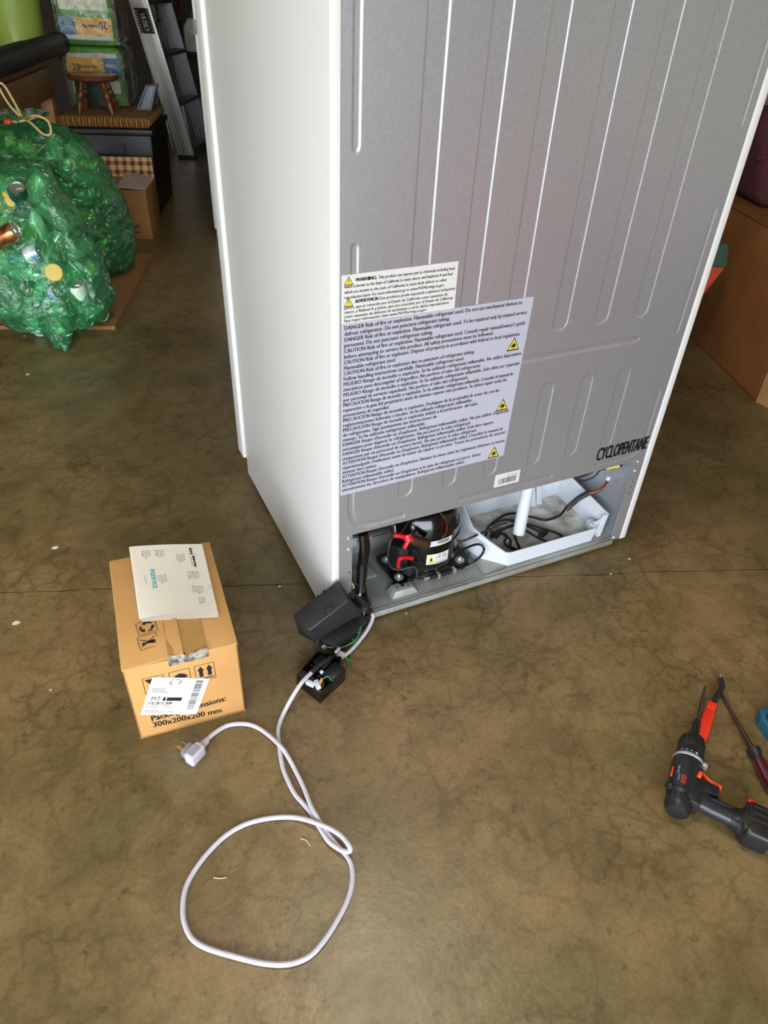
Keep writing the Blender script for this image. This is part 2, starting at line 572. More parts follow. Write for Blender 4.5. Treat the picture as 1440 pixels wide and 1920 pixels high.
wall('trim_driveway', -9, 10, DOOR_B - 6.0, DOOR_B, -.06, -.01, M_DRIVE)
wall('trim_lawn', -30, 30, DOOR_B - 40.0, DOOR_B - 6.0, -.08, -.03, M_LAWN)

# ------------------------------------------------------------------ refrigerator, seen from behind
W, D, HB, FH = 0.834, 0.655, 0.016, 1.72
XL, XR = 0.0168, 0.8145             # inner edges of the white side returns
PZ = 0.269                          # lower edge of the back sheet
fr = thing('refrigerator', 'tall white refrigerator pulled out with its bare metal back and compressor bay open', 'refrigerator')
for x0, x1 in ((0, XL), (XR, W)):
    b = MB(); b.span(x0, x1, 0, D, HB, FH, bev=.0022)
    b.obj('side_panel', M_WHITE, fr)
b = MB(); b.span(XL, XR, .03, D, FH - .03, FH, bev=.002); b.obj('top_panel', M_WHITE, fr)
b = MB()
b.span(XL, XR, D - .02, D - .002, .03, FH - .03)
b.span(XL, XR, .03, D - .02, .31, .33)
b.obj('inner_liner', M_GALVD, fr)
dr = MB(); dr.span(-.006, W + .006, D + .012, D + .068, .058, FH + .004, bev=.006, seg=3)
door = dr.obj('door', M_WHITE, fr)
g = MB(); g.span(.004, W - .004, D - .001, D + .013, .062, FH - .004)
g.obj('door_gasket', M_WHITEP, door)
for x in (.04, W - .06):
    ft = MB(); ft.cyl((x, D - .06, 0), (x, D - .06, HB + .012), .018, 16); ft.obj('levelling_foot', M_RUBBER, fr)
    ft = MB(); ft.cyl((x, .07, .016), (x + .02, .07, .016), .016, 16); ft.obj('roller', M_RUBBER, fr)

# the embossed back sheet: channels pressed 2.5 mm inwards
CH = []
RX_ = (.1585, .2605, .3605, .472, .5725, .673)
for x in RX_:
    CH.append(([(x, .6635), (x, 1.65)], .0168))
    CH.append(([(x + .001, .352), (x + .001, .520)], .0155))
CH += [([(.0405, .985), (.0400, 1.65)], .0055), ([(.0405, .8435), (.0412, .335), (.046, .308), (.057, .293), (.075, .2865), (.158, .2865)], .0055),
       ([(.7935, .455), (.7955, .335), (.789, .308), (.777, .294), (.762, .289), (.665, .289)], .0045),
       ([(.7925, .990), (.7925, 1.65)], .004), ([(.793, .847), (.791, .601)], .004),
       ([(.294, .289), (.533, .290)], .0045), ([(.290, .597), (.684, .598)], .0055)]
nx = 620
xs = np.linspace(XL, XR, nx)
zs = np.concatenate([np.linspace(PZ, 1.20, 340), np.linspace(1.20, FH - .03, 61)[1:]])
X, Z = np.meshgrid(xs, zs)
dep = np.zeros_like(X)
for pts, hw in CH:
    dist = np.full_like(X, 9.0)
    for (ax, az), (bx, bz) in zip(pts[:-1], pts[1:]):
        vx, vz = bx - ax, bz - az
        t = np.clip(((X - ax) * vx + (Z - az) * vz) / (vx * vx + vz * vz), 0, 1)
        dist = np.minimum(dist, np.hypot(X - ax - t * vx, Z - az - t * vz))
    t = np.clip((hw - dist) / .0026 + .5, 0, 1)
    dep = np.maximum(dep, t * t * (3 - 2 * t) * .0013)
# very slight oil-canning of the thin sheet
wav = .0006 * np.sin(X * 17 + 1) * np.sin(Z * 6 + .5)
Y = .0012 + dep + wav
nzz = len(zs)
vs = np.stack([X, Y, Z], -1).reshape(-1, 3)
me = bpy.data.meshes.new('back_panel')
idx = np.arange(nx * nzz).reshape(nzz, nx)
quads = np.stack([idx[:-1, :-1], idx[:-1, 1:], idx[1:, 1:], idx[1:, :-1]], -1).reshape(-1, 4)
me.vertices.add(len(vs)); me.vertices.foreach_set('co', vs.ravel())
me.loops.add(quads.size); me.loops.foreach_set('vertex_index', quads.ravel().astype(np.int32))
me.polygons.add(len(quads)); me.polygons.foreach_set('loop_start', np.arange(0, quads.size, 4, dtype=np.int32))
me.polygons.foreach_set('use_smooth', np.ones(len(quads), dtype=bool))
me.update(calc_edges=True); me.validate()
me.materials.append(M_GALV)
bp_ = bpy.data.objects.new('back_panel', me); COL.objects.link(bp_); bp_.parent = fr
b = MB(); b.span(XL, XR, .0042, .006, PZ, FH - .03); b.obj('panel_backing', M_GALVD, bp_)
# flanges either side of the compressor bay
for x0, x1 in ((XL, .0455), (.785, XR)):
    b = MB(); b.span(x0, x1, .0008, .0034, HB + .004, PZ); b.obj('rear_flange', M_GALV, fr)
for x, z in ((.038, .262), (.039, .232), (.796, .2655), (.795, .2385), (.793, .028)):
    b = MB(); b.lathe([(.0045, 0), (.0045, .001), (.0032, .003), (.0005, .0036)], 14, Matrix.Translation((x, .0006, z)) @ Matrix.Rotation(R(90), 4, 'X'))
    b.obj('screw', M_ZINC, fr)
for x, z in ((.0395, .168), (.799, .205), (.7985, .190), (.7975, .171)):
    b = MB(); b.lathe([(.0026, 0), (.0022, .0006)], 12, Matrix.Translation((x, .0006, z)) @ Matrix.Rotation(R(90), 4, 'X'))
    b.obj('hole', M_COPPER, fr)

# ---- stickers on the back sheet
def sticker(name, poly, m, parent, y=.0002, th=.0003, label=None):
    s = MB(); s.prism(poly, y - th, y)
    o = s.obj(name, m, parent, smooth=0)
    if label:
        o['label'] = label
    return o
def tri_sign(parent, cx, cz, w, h, y, flame):
    s = MB(); s.prism([(cx - w / 2, cz), (cx + w / 2, cz), (cx, cz + h)], y - .0002, y)
    o = s.obj('warning_triangle', M_INK, parent, smooth=0)
    k = .80
    # printed inside the dark outline
    s = MB(); s.prism([(cx - w / 2 * .78, cz + h * .10), (cx + w / 2 * .78, cz + h * .10), (cx, cz + h * .86)], y - .0004, y - .0002)
    if flame:
        fl = [(-.16, .26), (.16, .26), (.20, .38), (.10, .52), (.08, .44), (.02, .66), (-.06, .50), (-.12, .46), (-.20, .38)]
        s2 = MB(); s2.prism([(cx + a * w, cz + q * h) for a, q in fl], y - .0006, y - .0004)
        s2.prism([(cx - .2 * w, cz + .16 * h), (cx + .2 * w, cz + .16 * h), (cx + .2 * w, cz + .21 * h), (cx - .2 * w, cz + .21 * h)], y - .0006, y - .0004)
    else:
        s2 = MB(); s2.prism([(cx - .03 * w, cz + .36 * h), (cx + .03 * w, cz + .36 * h), (cx + .05 * w, cz + .66 * h), (cx - .05 * w, cz + .66 * h)], y - .0006, y - .0004)
        s2.prism([(cx - .04 * w, cz + .2 * h), (cx + .04 * w, cz + .2 * h), (cx + .04 * w, cz + .28 * h), (cx - .04 * w, cz + .28 * h)], y - .0006, y - .0004)
    s.obj('warning_triangle', M_YELLOW, parent, smooth=0)
    s2.obj('warning_triangle', M_INK, parent, smooth=0)

big = sticker('danger_label', [(.0185, .3755), (.3905, .3795), (.3985, .7235), (.0185, .7235)], M_LABEL, fr, y=.0008, label='large grey label of danger text in three languages')
BIG = [
 ("DANGER Risk of fire or explosion. Flammable refrigerant used. Do not use mechanical devices to", .374),
 ("defrost refrigerator. Do not puncture refrigerant tubing.", .224),
 ("DANGER Risk of fire or explosion. Flammable refrigerant used. To be repaired only by trained service", .388),
 ("personnel. Do not puncture refrigerant tubing.", .192),
 ("CAUTION Risk of fire or explosion. Flammable refrigerant used. Consult repair manual/owner's guide", .388),
 ("before attempting to service this product. All safety precautions must be followed.", .320),
 ("CAUTION Risk of fire or explosion. Dispose of property in accordance with federal or local regulations.", .381),
 ("Flammable refrigerant used.", .122),
 ("CAUTION Risk of fire or explosion due to puncture of refrigerant tubing.", .284),
 ("Follow handling instructions carefully. Flammable refrigerant used.", .263),
 ("PELIGRO Riesgo de incendio o explosi\u00f3n. Se ha utilizado refrigerante inflamable. No utilice dispositivos", .392),
 ("mec\u00e1nicos para descongelar el frigor\u00edfico. No perfore el tubo del refrigerante.", .302),
 ("PELIGRO Riesgo de incendio o explosi\u00f3n. Se ha utilizado refrigerante inflamable. Solo debe ser reparado", .391),
 ("por personal de servicio capacitado. No perfore el tubo del refrigerante.", .278),
 ("PRECAUCI\u00d3N Riesgo de incendio o explosi\u00f3n. Se ha utilizado refrigerante inflamable. Consulte el manual de", .380),
 ("reparaci\u00f3n o la gu\u00eda del propietario antes de intentar reparar este producto. Se deben seguir todas las", .367),
 ("precauciones de seguridad.", .114),
 ("PRECAUCI\u00d3N Riesgo de incendio o explosi\u00f3n. Desh\u00e1gase de la propiedad de acuer do con las", .353),
 ("reglamentaciones federales o locales. Se ha utilizado refrigerante inflamable.", .293),
 ("PRECAUCI\u00d3N Riesgo de incendio o explosi\u00f3n debido a la perforaci\u00f3n  del tubo", .306),
 ("de refrigerante. Siga atentamente las instrucciones de", .217),
 ("manejo. Se ha utilizado refrigerante inflamable.", .193),
 ("DANGER Risque d'incendie ou d'explosion. R\u00e9frig\u00e9rant inflammable utilis\u00e9. Ne pas utiliser d'appareils", .384),
 ("m\u00e9caniques pour d\u00e9givrer le r\u00e9frig\u00e9rateur. Ne pas percer le tube r\u00e9frig\u00e9rant.", .297),
 ("DANGER Risque d'incendie ou d'explosion. R\u00e9frig\u00e9rant inflammable utilis\u00e9. Doit \u00eatre r\u00e9parer", .352),
 ("uniquement par un personnel de service form\u00e9. Ne pas percer le tube r\u00e9frig\u00e9rant.", .314),
 ("ATTENTION Risque d'incendie ou d'explosion. R\u00e9frig\u00e9rant inflammable utilis\u00e9. Consulter le manuel de", .377),
 ("r\u00e9paration/guide d'utilisateur avant de tenter de r\u00e9parer ce produit. Toutes les pr\u00e9cautions de s\u00e9curit\u00e9", .385),
 ("doivent \u00eatre suivies.", .094),
 ("ATTENTION Risque d'incendie ou d'explosion. \u00c9liminez les biens selon les r\u00e8glements f\u00e9d\u00e9raux ou locaux.", .388),
 ("R\u00e9frig\u00e9rant inflammable utilis\u00e9.", .132),
 ("ATTENTION Risque d'incendie ou d'explosion si le tube du r\u00e9frig\u00e9rant est perc\u00e9. Suivez", .332),
 ("attentivement les directives de manipulation. R\u00e9frig\u00e9rant inflammable utilis\u00e9.", .295)]
t = MB()
for i, (s, x1) in enumerate(BIG):
    x0 = .0245 - .0025 * i / 32
    write(t, s, (x0, .0004, .7125 - .01025 * i), XF, ZF, .0070, x1 - x0, bold=.00032)
t.obj('lettering', M_INK, big, smooth=0)
for cx, cz in ((.370, .622), (.3665, .4935), (.364, .3815)):
    tri_sign(big, cx, cz, .028, .027, .0004, True)

wl = sticker('chemical_warning_label', [(.0185, .7235), (.231, .7235), (.2295, .805), (.0185, .8035)], M_STICK, fr, y=.0004, label='white chemical warning label with two yellow triangles')
t = MB()
SM = [("This product can expose you to chemicals including lead,", .0825, .224, .7915), ("which is known to the State of California to cause cancer, and bisphenol A and lead", .0235, .220, .7825),
      ("which are known to the state of California to cause birth defects or other", .0235, .210, .7735), ("reproductive harm. For more information go to www.P65Warnings.ca.gov.", .0235, .206, .7650),
      ("Este producto puede exponerle a qu\u00edmicos incluyendo", .0865, .228, .7565), ("plomo, que es conocido por el Estado de California como causantes de", .0235, .214, .7480),
      ("c\u00e1ncer, y Bisfenol A y plomo, que son conocidos por el Estado de California", .0235, .225, .7405), ("como causantes de defectos de nacimiento u otros da\u00f1os reproductivos.", .0235, .219, .7330),
      ("Para mayor informaci\u00f3n, visite www.P65Warnings.ca.gov.", .0235, .176, .7260)]
for s, x0, x1, z in SM:
    write(t, s, (x0, -.0001, z), XF, ZF, .0050, x1 - x0, bold=.0002)
write(t, "WARNING:", (.0425, -.0001, .7915), XF, ZF, .0056, .037, bold=.0005)
write(t, "ADVERTENCIA:", (.0425, -.0001, .7565), XF, ZF, .0056, .042, bold=.0005)
t.obj('lettering', M_INK, wl, smooth=0)
tri_sign(wl, .0305, .787, .0165, .0145, -.0001, False)
tri_sign(wl, .0308, .752, .0165, .0145, -.0001, False)

bc = sticker('barcode_label', [(.379, .2985), (.4435, .2985), (.4435, .331), (.379, .332)], M_STICK, fr, y=.0008)
t = MB()
x = .389
br = random.Random(5)
while x < .4345:
    w = br.choice((.0006, .0006, .001, .0016))
    t.prism([(x, .3045), (x + w, .3045), (x + w, .319), (x, .319)], .0002, .0004)
    x += w + br.choice((.0006, .001, .0014))
write(t, "EC13YG0501438", (.4115, .0003, .3215), XF, ZF, .0030, .026)
t.obj('lettering', M_INKG, bc, smooth=0)
t = MB(); write(t, "CYCLOPENTANE", (.6575, .0006, .3005), XF, ZF, .0345, .1495, bold=.0015)
t.obj('lettering', M_INK, bp_, smooth=0)

# ---- compressor bay
bay = MB()
bay.span(.030, .80, .003, .30, .020, .0235)
bay.span(.0455, .79, -.0018, .0006, .008, .0255, bev=.0006)       # turned-up rear rail
bay.span(.0455, .79, -.0018, .007, .0235, .0255)
basep = bay.obj('base_pan', M_GALVD, fr)
for x in (.115, .137, .150, .36, .545, .650):
    b = MB(); b.lathe([(.0032, 0), (.0028, .0012), (.0006, .0018)], 12, Matrix.Translation((x, -.0018, .017)) @ Matrix.Rotation(R(90), 4, 'X'))
    b.obj('rivet', M_ZINC, basep)
# pressed plates, pads and the stepped bracket
b = MB(); b.span(.100, .160, .105, .150, .0235, .0310, bev=.005); b.obj('pressed_plate', M_GALVD, basep)
b = MB(); b.span(.402, .470, .014, .090, .0235, .0315, bev=.006); b.obj('pressed_plate', M_GALVD, basep)
b = MB()
b.hexa([(.158, .020, .0235), (.226, .020, .0235), (.226, .056, .0235), (.158, .056, .0235), (.170, .026, .040), (.216, .026, .040), (.216, .052, .040), (.170, .052, .040)], .0015)
bk = b.obj('bracket', M_GALVD, basep)
for x, y, r in ((.193, .040, .0042), (.179, .038, .0022), (.207, .038, .0022)):
    b = MB(); b.cyl((x, y, .0396), (x, y, .0406), r, 14); b.obj('hole', M_INK, bk)
b = MB()
b.span(.0455, .79, .270, .274, .02, .31)
b.hexa([(.0455, .225, .0235), (.40, .225, .0235), (.40, .272, .0235), (.0455, .272, .0235), (.0455, .262, .19), (.40, .262, .19), (.40, .272, .19), (.0455, .272, .19)])
b.span(.0455, .40, .205, .226, .0235, .060)
b.obj('bay_back_plate', M_GALVD, fr)
for x0 in (.799, .0320):
    b = MB(); b.span(x0, x0 + .0045, .004, .27, .02, .31); b.obj('bay_side_plate', M_GALV, fr)
b = MB(); b.tube([(.06, .206, .067), (.24, .206, .069), (.30, .206, .072)], .003); b.obj('condensate_pipe', M_ZINC, fr)
b = MB(); b.box((.128, .192, .075), (.022, .012, .026), bev=.002); b.obj('white_clip', M_WHITEP, fr)

# compressor
CX, CY, RXc, RYc = .283, .112, .084, .074
pl = MB()
foot = [(.172, .142), (.178, .156), (.205, .158), (.250, .150), (.345, .150), (.385, .128), (.392, .070), (.380, .052), (.352, .050), (.325, .062), (.240, .056), (.222, .046), (.190, .044), (.180, .056)]
pl.slab(foot, .036, .043)
pl.lathe([(.070, .0), (.078, .012), (.0838, .030), (.084, .075), (.0835, .088), (.086, .0885), (.086, .0925), (.0838, .093), (.0838, .116), (.080, .138), (.070, .158), (.052, .172), (.030, .180), (.0, .184)], 48,
         Matrix.Translation((CX, CY, .043)) @ Matrix.Diagonal((1, RYc / RXc, 1, 1)))
pl.lathe([(.012, 0), (.018, .006), (.018, .010), (.010, .014), (0, .015)], 16, Matrix.Translation((.262, .105, .222)))
comp = pl.obj('compressor', M_GLOSSB, fr)
for x, y in ((.196, .066), (.195, .133), (.361, .064), (.366, .128)):
    b = MB(); b.lathe([(.016, .0235), (.014, .030), (.015, .036)], 16, Matrix.Translation((x, y, 0))); b.obj('rubber_foot', M_RUBBER, comp)
    b = MB(); b.lathe([(.0115, .043), (.0115, .0445), (.006, .046), (.006, .050), (.0045, .053), (0, .054)], 18, Matrix.Translation((x, y, 0))); b.obj('foot_bolt', M_ZINC, comp)
def onshell(t, z, o=.0):
    return (CX + (RXc + o) * math.cos(t), CY + (RYc + o) * math.sin(t), z)
def shellpatch(name, t0, t1, z0a, z1a, z0b, z1b, m, o=.0022, n=14):
    g = MB()
    g.grid(n, 4, lambda u, v: onshell(t0 + (t1 - t0) * u, (z0a + (z0b - z0a) * u) * (1 - v) + (z1a + (z1b - z1a) * u) * v, o))
    return g.obj(name, m, comp)
LT0, LT1 = -1.94, -1.27
shellpatch('rating_label', LT0, LT1, .083, .114, .084, .115, M_STICK)
shellpatch('serial_label', -1.98, -1.20, .137, .153, .140, .156, M_STICK, .0020)
tx = MB()
def shellwrite(s, t0, z, cap, o=.0026, m=None):
    g = MB(); w = write(g, s, (0, 0, 0), XF, ZF, cap)
    tx.add([onshell(t0 + v[0] / .078, z + v[2], o) for v in g.v], g.f)
shellwrite("UL US", -1.66, .100, .0065)
shellwrite("R600a  REFRIGERANT", -1.86, .0865, .003)
shellwrite("0000 LISTED", -1.62, .109, .0022)
for k in range(16):
    z0 = .1445
    tx.add([onshell(-1.66 + .022 * k + d, z, .0026) for d, z in ((0, z0), (.010 if k % 3 else .016, z0), (.010 if k % 3 else .016, z0 + .0085), (0, z0 + .0085))], [(0, 1, 2, 3)])
tx.obj('lettering', M_INK, comp, smooth=0)
g = MB()
g.add([onshell(-1.90, .0905, .0026), onshell(-1.71, .0905, .0026), onshell(-1.805, .1115, .0026)], [(0, 1, 2)])
g.obj('warning_triangle', M_YELLOW, comp, smooth=0)
g = MB()
g.add([onshell(-1.84, .094, .0030), onshell(-1.77, .094, .0030), onshell(-1.78, .100, .0030), onshell(-1.805, .1045, .0030), onshell(-1.835, .100, .0030)], [(0, 1, 2, 3, 4)])
g.obj('warning_triangle', M_INK, comp, smooth=0)
# terminal block, red boots, overload relay and its wires
b = MB(); b.box((.203, .078, .105), (.040, .05, .07), R(40), .004); b.box((.214, .052, .080), (.03, .024, .03), R(30), .004); b.obj('terminal_block', M_BLACK, comp)
b = MB(); b.cyl((0.1989, 0.0300, 0.1886), (0.2422, 0.0240, 0.1624), .0112, 18, bev=.002); b.obj('brown_capacitor', M_COPPERD, comp)
b = MB()
b.tube([(0.1588, 0.0360, 0.2072), (0.1753, 0.0320, 0.2021), (0.1934, 0.0300, 0.1919)], .0058); b.cyl((0.1909, 0.0340, 0.1987), (0.1933, 0.0240, 0.1874), .0105, 14)
b.tube([(0.1926, 0.0280, 0.1891), (0.1869, 0.0260, 0.1802), (0.1811, 0.0260, 0.1681)], .0055)
b.obj('red_boot', M_REDW, comp)
b = MB(); b.box((0.1787, 0.0260, 0.1642), (.017, .012, .017), R(15), .002); b.obj('grey_plug', M_BLACKM, comp)
b = MB(); b.tube([(0.2110, 0.0340, 0.1232), (0.1902, 0.0320, 0.1350), (0.1767, 0.0320, 0.1363), (0.1747, 0.0340, 0.1193), (0.1764, 0.0360, 0.1073)], .0046); b.obj('red_boot', M_REDW, comp)
b = MB(); b.cyl((0.1763, 0.0360, 0.1090), (0.1775, 0.0370, 0.0979), .0052, 12); b.obj('orange_collar', M_BRASS, comp)
b = MB(); b.tube([(0.1700, 0.0500, 0.1976), (0.1551, 0.0400, 0.1901), (0.1479, 0.0360, 0.1663), (0.1514, 0.0400, 0.1335), (0.1629, 0.0440, 0.1037), (0.1811, 0.0360, 0.0975), (0.1982, 0.0300, 0.1032), (0.2118, 0.0270, 0.1027), (0.2194, 0.0240, 0.0910), (0.2137, 0.0140, 0.0799)], .0030); b.obj('cloth_wire', M_BLACKM, comp)
b = MB(); b.tube([(0.1687, 0.0600, 0.2133), (0.1596, 0.0460, 0.2100), (0.1602, 0.0360, 0.2053)], .0015); b.tube([(0.2094, 0.0600, 0.2162), (0.1872, 0.0460, 0.2060), (0.1682, 0.0360, 0.2013)], .0013); b.obj('red_wire', M_COPPER, comp)
b = MB(); b.tube([(0.1728, 0.0600, 0.2105), (0.1679, 0.0440, 0.2059), (0.1711, 0.0340, 0.2019)], .0020); b.obj('white_wire', M_WHITEP, comp)
b = MB(); b.tube([(0.2698, 0.0360, 0.2384), (0.2844, 0.0340, 0.2175), (0.2923, 0.0340, 0.1953), (0.2934, 0.0360, 0.1701), (0.2861, 0.0380, 0.1566)], .0014); b.obj('copper_wire', M_COPPER, comp)
b = MB(); b.tube([(.150, .20, .20), (.158, .19, .12), (.165, .185, .085), (.178, .183, .082)], .0035); b.tube([(.115, .25, .21), (.118, .24, .14), (.126, .23, .12)], .002); b.obj('loose_hook_wire', M_ZINC, fr)

# refrigerant lines
b = MB()
b.tube([(.355, .085, .10), (0.3525, 0.0750, 0.0955), (0.3732, 0.0700, 0.0978), (0.3995, 0.0700, 0.1030), (0.4456, 0.0820, 0.0982), (0.4897, 0.1000, 0.0884), (0.5258, 0.1150, 0.0734)], .0030)
b.obj('suction_line', M_COPPERD, fr)
b = MB()
b.tube([(.345, .075, .085), (0.3413, 0.0600, 0.0805), (0.3637, 0.0560, 0.0849), (0.3887, 0.0540, 0.0902), (0.4043, 0.0500, 0.0900), (0.4124, 0.0440, 0.0819), (0.4071, 0.0360, 0.0747), (0.4101, 0.0569, 0.0360), (0.3764, 0.0509, 0.0330), (0.3394, 0.0494, 0.0330), (0.3126, 0.0469, 0.0340)], .0030)
b.obj('suction_line', M_GLOSSB, fr)
b = MB(); b.cyl((0.3283, 0.0457, 0.0330), (0.2671, 0.0465, 0.0330), .0062, 12, bev=.002); b.obj('filter_drier', M_BLACK, fr)
for q in ((0.3366, 0.0473, 0.0340), (0.2924, 0.0450, 0.0340)):
    b = MB(); b.box(q, (.006, .015, .015), R(5), .002); b.obj('tube_clip', M_ZINC, fr)
b = MB(); b.cyl((0.2683, 0.0460, 0.0330), (0.2544, 0.0468, 0.0320), .0036, 10); b.cyl((0.2588, 0.0470, 0.0320), (0.2544, 0.0468, 0.0320), .0048, 10); b.obj('tube_fitting', M_ZINC, fr)
b = MB(); b.tube([(0.2556, 0.0463, 0.0320), (0.2434, 0.0505, 0.0310), (0.2352, 0.0545, 0.0340)], .0024); b.obj('capillary_tube', M_COPPERD, fr)

# drain pan
rim = [(.470, .012, .072), (.735, .012, .069), (.7355, .034, .070), (.7600, .034, .071), (.7605, .020, .098), (.772, .020, .099), (.768, .215, .118), (.402, .222, .190), (.404, .090, .112), (.412, .062, .108), (.428, .046, .094), (.448, .026, .080), (.458, .015, .074)]
cxy = (.59, .11)
n = len(rim)
def inset(p, d):
    v = Vector((cxy[0] - p[0], cxy[1] - p[1])); v.normalize()
    return (p[0] + v.x * d, p[1] + v.y * d)
vo = [(x, y, z) for x, y, z in rim]
vb = [(*inset(q, .006), .025) for q in rim]
vi = [(*inset(q, .0035), q[2]) for q in rim]
vf = [(*inset(q, .012), .036) for q in rim]
pan = MB()
pv = vb + vo + vi
pf = []
for k in range(n):
    j = (k + 1) % n
    pf += [(k, j, n + j, n + k), (n + k, n + j, 2 * n + j, 2 * n + k)]
pf.append(tuple(range(n)))
pan.add(pv, pf)
# inner walls and moulded rib pair at the back
pv = vi + vf
pan.add(pv, [(k, (k + 1) % n, n + (k + 1) % n, n + k) for k in range(n)])
panb = pan.obj('drain_pan', M_WHITEP, fr, smooth=35)
b = MB(); b.add(vf, [tuple(range(n))]); b.slab([(.47, .035), (.73, .035), (.745, .20), (.42, .20)], .0362, .0366); b.obj('pan_floor', M_DIRTY, panb)
b = MB()
b.hexa([(.655, .188, .036), (.672, .182, .036), (.676, .214, .036), (.660, .215, .036), (.664, .206, .10), (.670, .205, .10), (.672, .214, .10), (.665, .214, .10)], .002)
b.hexa([(.676, .188, .036), (.694, .184, .036), (.698, .214, .036), (.680, .215, .036), (.678, .206, .10), (.690, .205, .095), (.692, .214, .10), (.680, .214, .10)], .002)
b.obj('moulded_rib', M_WHITEP, panb)
b = MB(); b.span(.7365, .7585, .036, .060, .036, .066, bev=.008, seg=3); b.obj('pan_step', M_WHITEP, panb)
b = MB(); b.tube([(.583, .116, .34), (0.5673, 0.1100, 0.1864), (0.5396, 0.0780, 0.0601)], .0155, 20, 0); b.obj('drain_tube', M_WHITEP, fr)
# black heater loop lying in the pan
b = MB()
b.tube([(.470, .120, .045), (.500, .150, .045), (.560, .172, .046), (.600, .165, .046), (.612, .150, .046), (.596, .132, .047), (.540, .124, .047), (.490, .118, .046), (.478, .105, .044)], .0034)
b.tube([(.505, .150, .045), (.545, .150, .051), (.585, .120, .050), (.625, .085, .045), (.655, .050, .042), (.650, .040, .041)], .0030)
b.tube([(.525, .045, .042), (.540, .095, .049), (.580, .140, .052), (.620, .140, .047), (.650, .115, .045), (.690, .110, .050), (.712, .116, .060), (.722, .118, .066)], .0034)
b.tube([(.510, .120, .044), (.522, .085, .043), (.508, .060, .042), (.525, .036, .042), (.556, .034, .043)], .0030)
b.tube([(.49, .13, .044), (.52, .10, .046), (.50, .075, .043), (.512, .035, .041), (.508, .030, .041)], .0028)
b.tube([(.575, .115, .043), (.588, .075, .042), (.606, .040, .041)], .0028)
b.tube([(.56, .150, .045), (.59, .118, .043), (.614, .074, .043)], .0028)
b.obj('heater_loop', M_RUBBER, fr)
for x, y, a in ((.500, .112, 30), (.614, .070, 20)):
    b = MB(); b.box((x, y, .046), (.028, .016, .012), R(a), .003); b.obj('heater_joint', M_RUBBER, fr)
b = MB(); b.tube([(.712, .112, .064), (.724, .110, .078), (.740, .104, .100), (.762, .095, .118)], .0075, 10); b.obj('heat_shrink', M_BLACK, fr)
b = MB(); b.tube([(.758, .096, .116), (.776, .080, .132), (.783, .070, .155), (.782, .064, .178)], .0040, 8); b.obj('copper_wire', M_COPPER, fr)
b = MB(); b.tube([(.782, .064, .185), (.785, .058, .205), (.778, .052, .222)], .0028, 8); b.obj('grey_wire', M_GREYPL, fr)
b = MB(); b.cyl((.782, .065, .174), (.782, .063, .186), .0052, 10); b.obj('wire_cap', M_WHITEP, fr)
b = MB(); b.tube([(.700, .120, .215), (.684, .110, .200), (.694, .090, .190), (.720, .080, .196), (.745, .066, .218)], .0030, 8)
b.tube([(.745, .064, .212), (.735, .070, .190), (.705, .080, .180), (.686, .095, .200)], .0020, 8)
b.tube([(.72, .10, .22), (.70, .085, .19)], .002, 6, 0)
b.obj('black_wire', M_BLACK, fr)
b = MB(); b.cyl((.738, .060, .224), (.792, .046, .232), .0075, 12); b.obj('black_plug', M_BLACK, fr)
b = MB(); b.cyl((.752, .0555, .2275), (.784, .0475, .2320), .0082, 12); b.obj('yellow_tape', M_YELLOW, fr)
# sleeved harness hanging at the left side of the bay
b = MB()
b.tube([(.074, .012, .258), (.078, .010, .220), (.072, .006, .170), (.068, .000, .130)], .0115, 10)
b.tube([(.070, .008, .256), (.071, .002, .215), (.073, .002, .165)], .0070, 8)
b.tube([(.068, .002, .135), (.064, -.004, .105), (.052, -.012, .085)], .0065, 8)
b.tube([(.070, .001, .135), (.074, -.004, .100), (.078, -.010, .060)], .0070, 8)
b.obj('wire_harness', M_GLOSSB, fr)

# ------------------------------------------------------------------ cardboard box with packing slip
BX = (-0.4376, -0.1112, 0.0)
BR = -0.0784
BW, BD, BH = 0.2015, 0.300, 0.197
bx = thing('cardboard_box', 'small tan shipping box printed 300x200x200 mm beside the refrigerator', 'box', BX, BR)
b = MB()
th = .004
b.span(0, BW, 0, th, 0, BH, bev=.0012); b.span(0, BW, BD - th, BD, 0, BH, bev=.0012)
b.span(0, th, 0, BD, 0, BH, bev=.0012); b.span(BW - th, BW, 0, BD, 0, BH, bev=.0012)
b.span(0, BW, 0, BD, 0, th)
b.obj('carton', M_CARD, bx)
SEAM = .107
def flap(x0, x1, z0, z1, zf):
    b = MB()
    # the free edge at the seam bows up towards the near end
    P = []
    for dz in (0, .0035):
        P += [(x0, -.002, z0 + dz), (x1, -.002, z1 + (zf if x0 < x1 else 0) + dz), (x1, BD, z1 + dz), (x0, BD, z0 + dz)]
    b.hexa(P, .0008)
    return b.obj('top_flap', M_CARD, bx)
flap(-.0005, SEAM - .001, BH, BH + .001, .006)
fr2 = flap(BW + .0005, SEAM + .001, BH, BH + .001, .0)
for y0 in (.004, BD - .05):
    b = MB(); b.span(.004, BW - .004, y0, y0 + .046, BH - .008, BH - .003); b.obj('inner_flap', M_CARDIN, bx)
b = MB()
for k in range(60):
    y = .004 + k * (BD - .008) / 59
    b.box((-.0006, y, BH + .0018), (.0014, .0022, .0030))
b.obj('corrugated_edge', M_CARDIN, bx)
